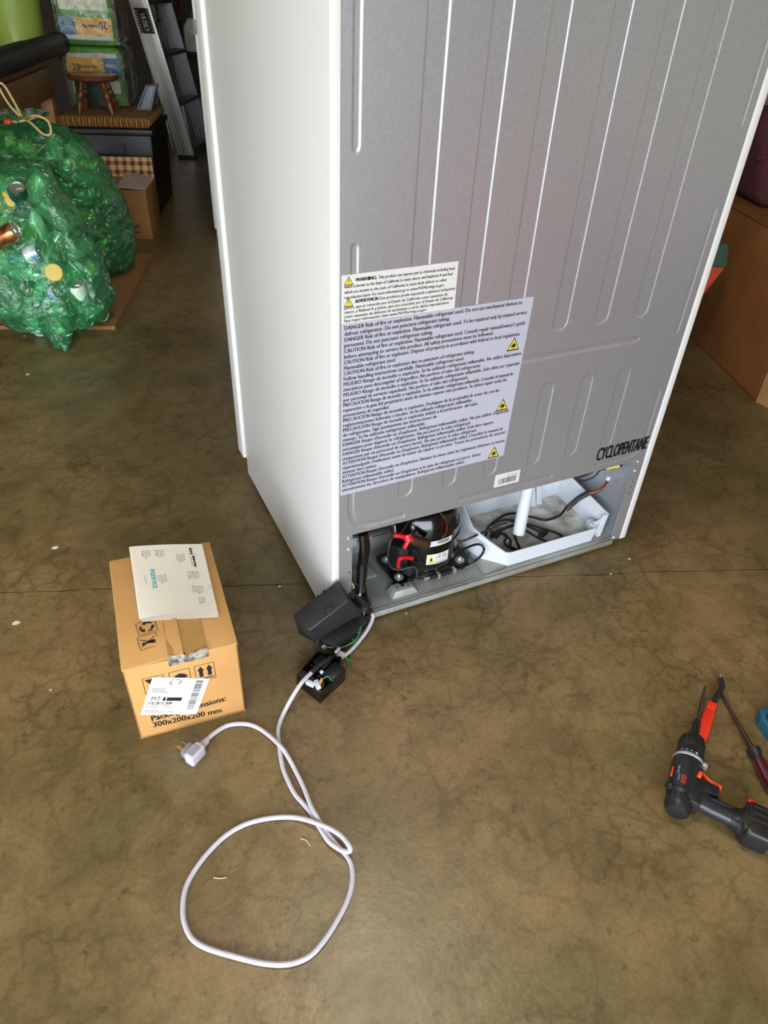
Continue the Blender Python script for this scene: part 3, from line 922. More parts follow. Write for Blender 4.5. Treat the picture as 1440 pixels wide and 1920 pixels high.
# packing tape over the seam and down the near side
b = MB()
b.grid(8, 14, lambda u, v: (.080 + .066 * u, .115 - .113 * v, BH + .0062 + .0012 * math.sin(9 * u + 7 * v) * .3 + .0035 * v * (1 - u)))
b.obj('tape', M_TAPE, bx)
b = MB()
b.grid(12, 8, lambda u, v: (.078 + .070 * u, -.0022 - .0012 * v + .0012 * math.sin(23 * u + 5 * v), BH + .0085 - .021 * v + .003 * math.sin(9 * u) * (1 - v)))
b.obj('tape', M_TAPES, bx)
# printing on the near side
t = MB()
p0 = (0.0274, 0.0433); p1 = (0.1667, 0.0464)
write(t, "Packing dimensions:", (p0[0], -.0004, p0[1]), (p1[0] - p0[0], 0, p1[1] - p0[1]), (0, 0, 1), .0150, math.hypot(p1[0] - p0[0], p1[1] - p0[1]), bold=.0006)
p0 = (0.0275, 0.0241); p1 = (0.1551, 0.0148)
write(t, "300x200x200 mm", (p0[0], -.0004, p0[1]), (p1[0] - p0[0], 0, p1[1] - p0[1]), (0, 0, 1), .0150, math.hypot(p1[0] - p0[0], p1[1] - p0[1]), bold=.0005)
def frame(mb, x0, x1, z0, z1, w=.0010, y=-.0004):
    for a, b_, c, d in ((x0, x1, z0, z0 + w), (x0, x1, z1 - w, z1), (x0, x0 + w, z0, z1), (x1 - w, x1, z0, z1)):
        mb.add([(a, y, c), (b_, y, c), (b_, y, d), (a, y, d)], [(0, 1, 2, 3)])
def flat(mb, pts, y=-.0004):
    mb.add([(x, y, z) for x, z in pts], [tuple(range(len(pts)))])
# this way up
t.obj('lettering', M_INK, bx, smooth=0); t = MB()
frame(t, .1195, .1555, .121, .165)
for c in (.130, .1455):
    flat(t, [(c - .0065, .149), (c, .160), (c + .0065, .149)]); flat(t, [(c - .0035, .132), (c + .0035, .132), (c + .0035, .149), (c - .0035, .149)])
flat(t, [(.123, .1255), (.152, .1255), (.152, .128), (.123, .128)])
t.obj('printed_symbol', M_INK, bx, smooth=0); t = MB()
frame(t, .074, .111, .121, .165)       # keep dry
flat(t, [(.078, .144), (.084, .152), (.092, .156), (.101, .152), (.107, .144), (.099, .141), (.092, .144), (.085, .141)])
t.obj('printed_symbol', M_INK, bx, smooth=0); t = MB()
frame(t, .028, .065, .121, .165)       # fragile
flat(t, [(.032, .160), (.058, .160), (.056, .150), (.047, .144), (.038, .149)]); flat(t, [(.045, .128), (.0475, .128), (.0475, .146), (.045, .146)]); flat(t, [(.037, .125), (.055, .125), (.055, .1275), (.037, .1275)])
t.obj('printed_symbol', M_INK, bx, smooth=0)
# shipping label stuck on askew
q = [(0.0103, 0.0711), (0.1084, 0.0299), (0.1434, 0.1229), (0.0467, 0.1647)]
s = MB(); s.prism(q, -.0011, -.0006)
lab = s.obj('shipping_label', M_STICK, bx, smooth=0)
def onlab(u, v):
    x = (q[0][0] * (1 - u) + q[1][0] * u) * (1 - v) + (q[3][0] * (1 - u) + q[2][0] * u) * v
    z = (q[0][1] * (1 - u) + q[1][1] * u) * (1 - v) + (q[3][1] * (1 - u) + q[2][1] * u) * v
    return (x, -.0013, z)
def lq(mb, u0, u1, v0, v1):
    mb.add([onlab(u0, v0), onlab(u1, v0), onlab(u1, v1), onlab(u0, v1)], [(0, 1, 2, 3)])
def ltext(mb, s, u, v, cap, width):
    g = MB(); write(g, s, (0, 0, 0), XF, ZF, cap, width)
    mb.add([onlab(u + a[0], v + a[2]) for a in g.v], g.f)
t = MB(); tg = MB()
lq(t, .30, .345, .385, .475); lq(t, .365, .63, .385, .475)
ltext(t, "L  7", .33, .82, .10, .20)
ltext(tg, "0 001", .35, .94, .04, .15)
ltext(t, "PIT", .10, .39, .10, .16)
for v, w, s in ((.72, .28, "5304536207"), (.675, .28, "5304536207"), (.63, .36, "CONTROL 02304C000")):
    ltext(tg, s, .06, v - .03, .032, w * .8)
for v, s, w in ((.20, "RT  SHIPMENT  0/1   REF 00003500", .5), (.255, "TO 000000   STORE", .4), (.105, "FRAME TO BE WAR", .22), (.065, "HALF 00700   MODEL 01-1  00000", .5)):
    ltext(tg, s, .05, v, .026, w)
lr = random.Random(9)
u = .07
while u < .48:
    lq(t, u, u + lr.choice((.004, .008, .012)), .29, .355); u += lr.choice((.016, .024, .02))
v = .15
while v < .93:
    h = lr.choice((.012, .02, .03)); lq(tg, .775, .905, v, v + h); v += h + lr.choice((.015, .03, .03))
g = MB(); write(g, "LCO1700713050", (0, 0, 0), XF, ZF, .03, .34)
tg.add([onlab(.935 + .6 * -a[2] * -1 * .9, .38 + a[0]) for a in g.v], g.f)
t.obj('lettering', M_INK, lab, smooth=0)
tg.obj('lettering', M_INKG, lab, smooth=0)
# pictograms on the near left flap
t = MB()
zt = BH + .0068
FL = [(0.0366, 0.1075), (0.0660, 0.1006), (0.0658, 0.0738), (0.0363, 0.0726)]
def pic(c, w, h, rot):
    return Matrix.Translation((c[0], c[1], zt)) @ Matrix.Rotation(rot, 4, 'Z')
for n_, c in enumerate(((0.0515, 0.0870), (0.0509, 0.0500))):
    M4 = pic(c, .04, .034, R(6))
    t = MB()
    w, h = .0175, .0165
    for a, b_, d, e in ((-w, w, -h, -h + .001), (-w, w, h - .001, h), (-w, -w + .001, -h, h), (w - .001, w, -h, h)):
        t.add([(a, d, 0), (b_, d, 0), (b_, e, 0), (a, e, 0)], [(0, 1, 2, 3)], M4)
    if n_ == 0:      # three chasing arrows
        for k in range(3):
            Mk = M4 @ Matrix.Rotation(R(120 * k + 90), 4, 'Z')
            t.add([(.0085, -.006, 0), (.0125, -.006, 0), (.0125, .001, 0), (.0150, .001, 0), (.0100, .0075, 0), (.0055, .001, 0), (.0085, .001, 0)], [tuple(range(7))], Mk)
            t.add([(.0085, -.006, 0), (.0125, -.006, 0), (.0075, -.0105, 0), (.0040, -.0085, 0)], [tuple(range(4))], Mk)
    else:            # crossed-out figures
        for k in (35, -35):
            Mk = M4 @ Matrix.Rotation(R(k), 4, 'Z')
            t.add([(-.016, -.0008, 0), (.016, -.0008, 0), (.016, .0008, 0), (-.016, .0008, 0)], [(0, 1, 2, 3)], Mk)
        for cx, r in ((-.009, .0032), (.008, .0045)):
            t.add([(cx + r * math.cos(k * .628), -.003 + r * math.sin(k * .628), 0) for k in range(10)], [tuple(range(10))], M4)
        t.add([(-.006, -.004, 0), (.006, -.006, 0), (.007, .001, 0), (-.006, -.001, 0)], [(0, 1, 2, 3)], M4)
    t.obj('printed_symbol', M_INK, bx, smooth=0)

# folded paperwork on top of the box
ZB = BH + .0072
pq = [(0.0441, 0.1047), (0.1816, 0.0723), (0.1856, 0.2893), (0.0439, 0.3257)]
pap = thing('packing_slip', 'folded white printed packing slip lying on top of the small shipping box', 'paper', BX, BR)
def onpap(u, v, z=0.0):
    x = (pq[0][0] * (1 - u) + pq[1][0] * u) * (1 - v) + (pq[3][0] * (1 - u) + pq[2][0] * u) * v
    y = (pq[0][1] * (1 - u) + pq[1][1] * u) * (1 - v) + (pq[3][1] * (1 - u) + pq[2][1] * u) * v
    return (x, y, ZB + z)
def bulge(u, v):
    k = max(0.0, math.sin(math.pi * min(1, max(0, u * .97 + .06)))) ** .8
    return .0012 + .0095 * k * (1 - v) ** 2.2 + .0020 * math.sin(2.2 * u) * (1 - u) + .0015 * k
for n_, o in enumerate((0.0, .0006)):
    s = MB(); s.grid(16, 12, lambda u, v: onpap(u * .99, v - .012 * (1 - n_), .0004 + o + .0006 * math.sin(5 * u))); s.obj('lower_sheet', M_PAPER, pap)
s = MB(); s.grid(24, 20, lambda u, v: onpap(u, v, bulge(u, v) + .0012)); s.obj('upper_sheet', M_PAPER, pap)
s = MB()
s.grid(6, 20, lambda u, v: (lambda p, z: (p[0] - .0035 * math.sin(math.pi * u), p[1], ZB + .0004 + z * u))(onpap(0, v), bulge(0, v) + .0008)); s.obj('fold', M_PAPER, pap)
def ptext(mb, s, u, v, cap, length, bold=0):
    """reads towards the camera, tops of the letters to the right"""
    g = MB(); write(g, s, (0, 0, 0), XF, ZF, cap, length, bold=bold)
    mb.add([onpap(u + a[2], v - a[0], bulge(u + a[2], v - a[0]) + .0016) for a in g.v], g.f)
tb = MB(); tg = MB(); tc_ = MB()
ptext(tb, "im", .80, .935, .055, .085, .004)
ptext(tb, "marcone", .825, .815, .040, .165, .004)
tb.add([onpap(.78 + du, .835 + dv, bulge(.8, .835) + .0018) for du, dv in ((0, 0), (.10, 0), (.10, .004), (0, .004))], [(0, 1, 2, 3)])
ptext(tg, "Supply Solutions", .795, .805, .018, .14)
def block(u0, v0, rows, L):
    tg = MB()
    for k, s in enumerate(rows):
        ptext(tg, s, u0 - .032 * k, v0, .018, L * (.75 + .25 * ((k * 7) % 3) / 2))
    tg.obj('lettering', M_INKG, pap, smooth=0)
block(.70, .85, ("PO Box 000", "Saint Louis MO", "Accounts 000 000", "invoice 00"), .13)
block(.84, .59, ("Sold To", "Service Parts", "Appliance Repair Co", "Main Street", "City ST 00000"), .13)
block(.86, .38, ("Ship To 00", "Counter 00", "Will Call 0000", "Main St 00000", "Net 30"), .11)
block(.97, .40, ("Invoice",), .08)
block(.85, .22, ("Qty 00", "Part 000", "Each 00"), .09)
block(.42, .92, ("Bin 00", "Ordered 0", "Shipped 0", "Back 000"), .12)
block(.24, .92, ("Line Part Number", "Customer Copy", "Order Date", "Page"), .12)
block(.40, .55, ("No 00", "Total 00", "Qty 00 00", "Amount"), .13)
ptext(tc_, "INSERVICE", .215, .635, .062, .27, .002)
tc_.add([onpap(.125 + du, .56 + dv, bulge(.13, .5) + .0018) for du, dv in ((0, 0), (.015, -.13), (.022, -.13), (.007, 0))], [(0, 1, 2, 3)])
tb.obj('lettering', M_INK, pap, smooth=0); tg.obj('lettering', M_INKG, pap, smooth=0); tc_.obj('handwriting', M_CYAN, pap, smooth=0)

# ------------------------------------------------------------------ black control box leaning at the refrigerator's corner
cb = thing('control_box_cover', 'black plastic control box leaning at the rear left corner of the refrigerator', 'cover', (-.02, -.05, 0))
tl, tr, brr, bl = (-0.1000, -0.0300, 0.1250), (0.0106, -0.0079, 0.1650), (0.0090, -0.0724, 0.1650), (-0.0851, -0.0859, 0.1250)
fl_, frr, bkl, bkr = (-0.0612, -0.0568, 0.0550), (0.0516, -0.0446, 0.0800), (-0.0850, -0.0073, 0.0600), (0.0332, 0.0286, 0.0850)
b = MB(); b.hexa([bkl, fl_, frr, bkr, tl, bl, brr, tr], .005, 3)
sh = b.obj('housing', M_BLACKM, cb, world=True)
def quad_pt(u, v, o=0.0):
    T = [Vector(x) for x in (bl, brr, tr, tl)]
    p_ = (T[0] * (1 - u) + T[1] * u) * (1 - v) + (T[3] * (1 - u) + T[2] * u) * v
    nn = (T[1] - T[0]).cross(T[3] - T[0]).normalized()
    return p_ + nn * o
def topbox(name, u0, u1, v0, v1, h, m):
    b = MB(); b.hexa([quad_pt(u0, v0, -.001), quad_pt(u1, v0, -.001), quad_pt(u1, v1, -.001), quad_pt(u0, v1, -.001), quad_pt(u0, v0, h), quad_pt(u1, v0, h), quad_pt(u1, v1, h), quad_pt(u0, v1, h)], .0008)
    return b.obj(name, m, cb, world=True)
topbox('moulded_latch', .48, .64, .10, .30, .004, M_BLACKM)
topbox('rim_notch', .52, .56, .93, 1.0, .003, M_INK)
topbox('rim_notch', .66, .71, .93, 1.0, .003, M_INK)
topbox('rim_notch', .44, .47, .06, .14, .0046, M_INK)
topbox('rim_notch', .64, .67, .14, .22, .0046, M_INK)
for u, v in ((.16, .80), (.78, .88), (.30, .30), (.85, .55)):
    topbox('moulded_mark', u, u + .07, v, v + .015, .0008, M_INK)
    topbox('moulded_mark', u + .01, u + .02, v - .03, v + .03, .0008, M_INK)
def side_pt(u, v, o):
    T = [Vector(x) for x in (fl_, frr, brr, bl)]
    p_ = (T[0] * (1 - u) + T[1] * u) * (1 - v) + (T[3] * (1 - u) + T[2] * u) * v
    nn = (T[1] - T[0]).cross(T[3] - T[0]).normalized()
    return p_ + nn * o
for u, v in ((.70, .55), (.72, .36), (.10, .70), (.17, .55), (.22, .40)):
    b = MB(); b.hexa([side_pt(u, v, -.001), side_pt(u + .03, v, -.001), side_pt(u + .03, v + .09, -.001), side_pt(u, v + .09, -.001), side_pt(u, v, .0006), side_pt(u + .03, v, .0006), side_pt(u + .03, v + .09, .0006), side_pt(u, v + .09, .0006)])
    b.obj('slot', M_INK, cb, world=True)
# lower tray under the cover
b = MB()
b.hexa([(-0.0501, -0.0044, 0.0000), (-0.0026, -0.0596, 0.0000), (0.0833, -0.0100, 0.0000), (0.0512, 0.0715, 0.0000), (-0.0618, -0.0324, 0.0520), (-0.0288, -0.0754, 0.0450), (0.0643, -0.0428, 0.0600), (0.0199, 0.0271, 0.0700)], .004)
b.obj('lower_tray', M_BLACK, cb, world=True)
b = MB()
b.hexa([(-0.0797, -0.0029, 0.0300), (-0.0569, -0.0342, 0.0300), (-0.0392, -0.0200, 0.0300), (-0.0669, 0.0121, 0.0300), (-0.0846, -0.0028, 0.0620), (-0.0657, -0.0498, 0.0580), (-0.0527, -0.0376, 0.0600), (-0.0770, 0.0011, 0.0650)], .003)
b.obj('end_lip', M_BLACK, cb, world=True)
# rounded terminal shroud at its right end
b = MB(); b.tube([(0.0406, 0.0160, 0.1000), (0.0605, 0.0082, 0.0800), (0.0708, -0.0050, 0.0550)], .022, 12); b.cyl((0.0530, 0.0092, 0.0950), (0.0652, -0.0278, 0.0850), .012, 14); b.obj('terminal_shroud', M_BLACK, cb, world=True)
b = MB(); b.tube([(0.0556, -0.0164, 0.0550), (0.0705, -0.0174, 0.0600), (0.0864, -0.0117, 0.0450), (0.0838, -0.0127, 0.0300), (0.0672, -0.0145, 0.0350)], .0062, 10); b.obj('rubber_grommet', M_RUBBER, cb, world=True)
b = MB(); b.tube([(0.0371, 0.0052, 0.1300), (0.0439, 0.0039, 0.1350), (0.0521, 0.0050, 0.1200), (0.0496, 0.0047, 0.1100)], .0022, 8); b.obj('white_wire', M_STRAW, cb, world=True)
b = MB(); b.tube([(0.0545, -0.0301, 0.0650), (0.0038, -0.0432, 0.0750), (-0.0302, -0.0424, 0.0620), (-0.0446, -0.0311, 0.0300), (-0.0496, -0.0405, 0.0180), (-0.0469, -0.0588, 0.0120)], .0030, 8); b.obj('black_cable', M_CORDD, cb, world=True)

# ------------------------------------------------------------------ opened relay housing on the floor
rh = thing('relay_housing', 'opened black plastic relay housing with white connectors on the floor', 'housing', (-.07, -.12, 0))
o8 = [(-0.1252, -0.1050, 0.0000), (-0.0958, -0.1731, 0.0000), (-0.0243, -0.1360, 0.0000), (-0.0281, -0.1129, 0.0000), (-0.0142, -0.0968, 0.0000), (-0.0598, -0.0598, 0.0000)]
cen = sum((Vector(x) for x in o8), Vector()) / 6
b = MB()
n = 6
up = .030
ring = lambda s, z: [Vector((cen.x + (Vector(x).x - cen.x) * s, cen.y + (Vector(x).y - cen.y) * s, z)) for x in o8]
o8b, o8t, i8t, i8b = ring(.95, 0), ring(.93, up), ring(.84, up), ring(.82, .006)
vs = o8b + o8t + i8t + i8b
fs = [tuple(range(n))]
for k in range(n):
    j = (k + 1) % n
    fs += [(k, j, n + j, n + k), (n + k, n + j, 2 * n + j, 2 * n + k), (2 * n + k, 2 * n + j, 3 * n + j, 3 * n + k)]
fs.append(tuple(range(3 * n, 4 * n)))
b.add(vs, fs); b.obj('tray', M_GLOSSB, rh, world=True, smooth=20)
AX = (Vector(o8[1]) - Vector(o8[0])).normalized(); AY = (Vector(o8[5]) - Vector(o8[0])).normalized()
rz_ = math.atan2(AX.y, AX.x)
def rbox(name, px, py, z, s, m, a=0, bev=.001):
    c = (-0.0810, -0.1354, 0.0200)
    o_ = Vector(o8[0]) + AX * px + AY * py
    b = MB(); b.box((o_.x, o_.y, z), s, rz_ + R(a), bev); return b.obj(name, m, rh, world=True)
rbox('grey_relay', .022, .014, .020, (.036, .016, .026), M_BLACKM)
rbox('divider', .048, .050, .018, (.003, .050, .030), M_BLACK)
rbox('divider', .030, .045, .016, (.040, .003, .026), M_BLACK)
rbox('relay_block', .066, .062, .021, (.030, .040, .034), M_BLACK, 4, .003)
rbox('relay_block', .028, .066, .018, (.032, .026, .026), M_BLACK, 0, .002)
rbox('white_connector', .042, .006, .034, (.018, .009, .009), M_WHITEP, 14)
rbox('white_connector', .056, .014, .034, (.020, .009, .009), M_WHITEP, -25)
rbox('white_connector', .058, .022, .034, (.020, .006, .006), M_STRAW, -70)
rbox('white_connector', .046, .042, .036, (.007, .006, .006), M_WHITEP, 0)
b = MB(); b.tube([(-0.0771, -0.1408, 0.0360), (-0.0806, -0.1560, 0.0400), (-0.0878, -0.1625, 0.0360)], .0011, 6); b.obj('brown_wire', M_COPPER, rh, world=True)
b = MB(); b.tube([(-0.0746, -0.1403, 0.0360), (-0.0658, -0.1417, 0.0400), (-0.0616, -0.1518, 0.0360)], .0011, 6); b.obj('green_wire', M_GREENW, rh, world=True)

# ------------------------------------------------------------------ power cord
pc = thing('power_cord', 'pale grey power cord looped on the floor with a three-pin plug', 'cord', (-.2, -.35, 0))
CR = .0043
b = MB()
b.tube([(0.0864, -0.0117, 0.0450), (0.0902, -0.0189, 0.0300), (0.0689, -0.0381, 0.0180), (0.0365, -0.0595, 0.0120), (0.0109, -0.0752, 0.0120), (-0.0093, -0.0847, 0.0140)], CR, 12)
b.obj('cord', M_CORD, pc, world=True)
b = MB()
b.tube([(-0.0183, -0.0796, 0.0160), (-0.0356, -0.0861, 0.0240), (-0.0532, -0.0974, 0.0340), (-0.0768, -0.1099, 0.0400), (-0.0953, -0.1220, 0.0420)], .0054, 12); b.obj('black_sleeve', M_CORDD, pc, world=True)
b = MB(); b.box((-0.0158, -0.0857, 0.0180), (.020, .013, .014), R(35), .002); b.box((-0.0168, -0.0729, 0.0220), (.016, .006, .012), R(35), .001)
b.obj('strain_relief', M_CORD, pc, world=True)
def C(zx, zy):
    return None
b = MB()
b.tube([(-0.0938, -0.1211, 0.0420), (-0.1195, -0.1367, 0.0420), (-0.1421, -0.1498, 0.0300), (-0.1651, -0.1644, 0.0120), (-0.1826, -0.1827, 0.0050), (-0.1943, -0.2040, 0.0045), (-0.2016, -0.2332, 0.0045),
 (-0.2101, -0.2778, 0.0045), (-0.2104, -0.3098, 0.0045), (-0.2076, -0.3397, 0.0045), (-0.1997, -0.3655, 0.0045), (-0.1927, -0.3925, 0.0045), (-0.1894, -0.4176, 0.0050), (-0.1846, -0.4456, 0.0070), (-0.1756, -0.4644, 0.0100), (-0.1678, -0.4760, 0.0140), (-0.1607, -0.4819, 0.0200), (-0.1590, -0.4755, 0.0240),
 (-0.1637, -0.4543, 0.0220), (-0.1749, -0.4337, 0.0180), (-0.1880, -0.4169, 0.0150), (-0.2095, -0.3926, 0.0080), (-0.2331, -0.3759, 0.0045), (-0.2679, -0.3638, 0.0045), (-0.3056, -0.3588, 0.0045), (-0.3409, -0.3650, 0.0045), (-0.3763, -0.3824, 0.0045), (-0.4056, -0.4050, 0.0045), (-0.4236, -0.4275, 0.0045), (-0.4336, -0.4575, 0.0045), (-0.4347, -0.4809, 0.0045), (-0.4286, -0.5043, 0.0045), (-0.4117, -0.5249, 0.0045), (-0.3836, -0.5479, 0.0045), (-0.3554, -0.5692, 0.0045), (-0.3362, -0.5817, 0.0045), (-0.3171, -0.5915, 0.0045), (-0.2958, -0.5976, 0.0045), (-0.2719, -0.5972, 0.0045), (-0.2461, -0.5861, 0.0045), (-0.2199, -0.5693, 0.0045), (-0.1944, -0.5492, 0.0045), (-0.1760, -0.5275, 0.0045), (-0.1655, -0.5030, 0.0045), (-0.1647, -0.4849, 0.0045), (-0.1684, -0.4705, 0.0045), (-0.1758, -0.4481, 0.0045), (-0.1833, -0.4198, 0.0060), (-0.1879, -0.3986, 0.0110), (-0.1901, -0.3751, 0.0095), (-0.1891, -0.3363, 0.0060), (-0.1915, -0.2942, 0.0060), (-0.1962, -0.2600, 0.0105), (-0.2018, -0.2394, 0.0130), (-0.2153, -0.2022, 0.0090), (-0.2328, -0.1714, 0.0045), (-0.2561, -0.1560, 0.0045), (-0.2811, -0.1506, 0.0045), (-0.3060, -0.1581, 0.0060), (-0.3252, -0.1702, 0.0090)], CR, 12, 5)
b.obj('cord', M_CORD, pc, world=True)
b = MB()
e0, e1 = Vector((-0.3243, -0.1706, 0.0090)), Vector((-0.3438, -0.1858, 0.0120))
for k in range(5):
    c0 = e0.lerp(e1, k / 5); c1 = e0.lerp(e1, (k + .55) / 5)
    b.cyl(c0, c1, .0062 + .0006 * k, 12)
b.cyl(e0, e1, .0052, 12)
b.obj('cable_boot', M_CORD, pc, world=True)
pd = Vector((-0.3673, -0.2028, 0.0140)) - Vector((-0.3365, -0.1817, 0.0140)); pa = math.atan2(pd.y, pd.x)
b = MB(); pcn = Vector((-0.3517, -0.1943, 0.0130))
b.box(pcn, (.036, .022, .026), pa, .004, seg=3)
plug = b.obj('plug', M_CORD, pc, world=True)
PX = Vector((math.cos(pa), math.sin(pa), 0)); PY = Vector((PX.y, -PX.x, 0))
b = MB()
for k in range(8):
    b.box(pcn + PX * (-.010 + .003 * k) + Vector((0, 0, .0132)), (.0013, .014, .0008), pa)
b.obj('grip_ridge', M_GREYPL, plug, world=True)
side = Vector((-0.3648, -0.1737, 0.0130)) - pcn; side.z = 0; side -= PX * side.dot(PX); side.normalize()
b = MB()
b.box(pcn + side * .016 + PX * .002, (.026, .014, .020), pa, .003); b.obj('plug_face', M_GREYPL, plug, world=True)
for k, (px, L) in enumerate(((.010, .017), (-.004, .017))):
    b = MB(); b.box(pcn + side * (.022 + L / 2) + PX * px + Vector((0, 0, .002)), (.0016, L, .0065), pa, .0005); b.obj('prong', M_BRASS, plug, world=True)
b = MB(); b.cyl(pcn + side * .022 + PX * .003 + Vector((0, 0, -.005)), pcn + side * .042 + PX * .003 + Vector((0, 0, -.005)), .0024, 10); b.obj('prong', M_BRASS, plug, world=True)

# green earth lead
gw = thing('earth_wire', 'thin green earth wire draped between the black boxes and the cord', 'wire', (.02, -.05, 0))
b = MB()
b.tube([(0.0660, -0.0243, 0.0650), (0.0609, -0.0310, 0.0500), (0.0463, -0.0475, 0.0350), (0.0310, -0.0628, 0.0280), (0.0139, -0.0647, 0.0220), (-0.0048, -0.0647, 0.0200), (-0.0238, -0.0566, 0.0200), (-0.0381, -0.0489, 0.0200)], .0013, 7)
b.tube([(-0.0381, -0.0489, 0.0200), (-0.0440, -0.0579, 0.0200), (-0.0500, -0.0749, 0.0220)], .0013, 7)
b.tube([(0.0498, -0.0430, 0.0240), (0.0403, -0.0384, 0.0200), (0.0305, -0.0406, 0.0160), (0.0293, -0.0528, 0.0100), (0.0174, -0.0719, 0.0040), (0.0036, -0.0928, 0.0030)], .0013, 7)
b.tube([(-0.0033, -0.0854, 0.0120), (-0.0019, -0.0939, 0.0050), (-0.0060, -0.1125, 0.0030)], .0013, 7)
b.obj('lead', M_GREENW, gw, world=True)
b = MB(); b.lathe([(.0020, 0), (.0042, 0), (.0042, .001), (.0020, .001)], 14, Matrix.Translation((-0.0391, -0.0485, 0.0200)) @ Matrix.Rotation(R(50), 4, 'X'), caps=False); b.cyl((-0.0481, -0.0700, 0.0210), (-0.0517, -0.0809, 0.0240), .002, 8)
b.obj('ring_terminal', M_ZINC, gw, world=True)

# ------------------------------------------------------------------ drill, tester, screwdriver, bit case on the right
RE = Vector((.393, -.654, .027))
dx = Vector((.806, .592, 0)).normalized()
DRZ = math.atan2(dx.y, dx.x)
dl = thing('cordless_drill', 'black cordless drill with orange trigger lying on its side on the floor', 'drill', (RE.x, RE.y, 0), DRZ)
dl.scale = (.8, .8, .8)
def dX(x, y, z=0.0):                 # drill frame: along the bit, towards the handle foot, up
    return (x, -y, .034 + z)
AXX = Matrix.Rotation(R(90), 4, 'Y')
def dlathe(mb, prof, n=28, sx=1.0):
    mb.lathe(prof, n, Matrix.Translation((0, 0, .034)) @ AXX @ Matrix.Diagonal((1, sx, 1, 1)))
b = MB()
dlathe(b, [(.012, -.004), (.022, -.002), (.0265, .006), (.0285, .018), (.0275, .034), (.0285, .037), (.0305, .045), (.0315, .10), (.0335, .118), (.0325, .140), (.027, .143)], 28, 1.05)
b.box(dX(.062, .022, 0), (.074, .040, .050), None, .008)
body = b.obj('motor_housing', M_BLACK, dl)
b = MB()
for k in range(7):
    a = R(35 + 22 * k)
    b.box((.026, .0287 * math.cos(a) * 1.0, .034 + .0287 * math.sin(a)), (.013, .0042, .003), Matrix.Rotation(a - R(90), 3, 'X'), .0008)
b.obj('vent_slot', M_INK, dl)
b = MB()
for x in (.044, .049):
    dlathe(b, [(.0300, x - .0012), (.0318, x - .0010), (.0318, x + .0010), (.0300, x + .0012)], 28)
b.obj('moulded_rib', M_BLACK, dl)
b = MB(); dlathe(b, [(.0325, .1375), (.0352, .1385), (.0352, .1445), (.0325, .147)]); b.box(dX(.139, .034, .012), (.010, .012, .022), None, .003); b.obj('silver_collar', M_ZINC, dl)
b = MB(); dlathe(b, [(.028, .146), (.0310, .149), (.0300, .168), (.0295, .171), (.0300, .174), (.0285, .198), (.0260, .213), (.0205, .219), (.012, .220)])
for k in range(18):
    a = 2 * math.pi * k / 18
    b.box((.188, .0292 * math.cos(a), .034 + .0292 * math.sin(a)), (.030, .0030, .0022), Matrix.Rotation(a - R(90), 3, 'X'), .0006)
b.obj('chuck', M_BLACK, dl)
b = MB(); dlathe(b, [(.0105, .219), (.0105, .242), (.0092, .243), (.0092, .272), (.0080, .276)], 14); b.obj('bit_holder', M_BLACK, dl)
b = MB(); dlathe(b, [(.0050, .275), (.0050, .290), (.0042, .292), (.0042, .384), (.0036, .392), (.0012, .400)], 8); b.obj('driver_bit', M_STEEL, dl)
# handle: a swept, tapering grip down to the battery
def loft(mb, secs, n=16):
    vs = []; fs = []
    for (c, rx, rz, e) in secs:
        for k in range(n):
            a = 2 * math.pi * k / n
            ca, sa = math.cos(a), math.sin(a)
            vs.append((c[0] + rx * math.copysign(abs(ca) ** e, ca), c[1], c[2] + rz * math.copysign(abs(sa) ** e, sa)))
    for i in range(len(secs) - 1):
        for k in range(n):
            k2 = (k + 1) % n
            fs.append((i * n + k, i * n + k2, (i + 1) * n + k2, (i + 1) * n + k))
    fs.append(tuple(range(n))); fs.append(tuple(range((len(secs) - 1) * n, len(secs) * n)))
    mb.add(vs, fs)
b = MB()
loft(b, [(dX(.060, .018), .034, .021, .7), (dX(.060, .032), .031, .020, .75), (dX(.054, .046), .024, .019, .8), (dX(.048, .066), .0205, .0185, .85), (dX(.047, .088), .0195, .018, .85), (dX(.047, .108), .020, .018, .85), (dX(.048, .122), .024, .020, .8), (dX(.048, .130), .028, .024, .7)])
b.obj('handle', M_GRIP, dl)
b = MB()
for k in range(5):
    y = .108 + .005 * k
    loft(b, [(dX(.048, y), .0225 + .0012 * k, .0205 + .001 * k, .8), (dX(.048, y + .0022), .0232 + .0012 * k, .0210 + .001 * k, .8)])
b.obj('grip_rib', M_RUBBER, dl)
b = MB(); b.hexa([dX(.056, .060, .0160), dX(.063, .062, .0160), dX(.064, .104, .0160), dX(.056, .104, .0160), dX(.056, .060, .0190), dX(.063, .062, .0190), dX(.064, .104, .0190), dX(.056, .104, .0190)], .001); b.obj('rubber_inlay', M_INK, dl)
b = MB(); b.lathe([(.0036, 0), (.0036, .0012), (.0022, .0012), (.002, .0004)], 12, Matrix.Translation(dX(.044, .092, .0176))); b.obj('screw', M_STEEL, dl)
b = MB(); b.box(dX(.086, .048), (.030, .052, .034), None, .005); b.obj('trigger_block', M_BLACK, dl)
b = MB()
loft(b, [(dX(.124, .036), .006, .008, .9), (dX(.116, .044), .0065, .009, .9), (dX(.110, .054), .007, .010, .9), (dX(.108, .066), .0075, .010, .9), (dX(.109, .078), .007, .009, .9)], 12)
b.obj('trigger', M_ORANGE, dl)
b = MB(); b.box(dX(.102, .026, .022), (.020, .010, .012), R(-8), .004, seg=3); b.obj('direction_switch', M_ORANGE, dl)
b = MB(); b.box(dX(.088, -.029, .012), (.030, .006, .006), None, .002); b.obj('orange_stripe', M_ORANGE, dl)
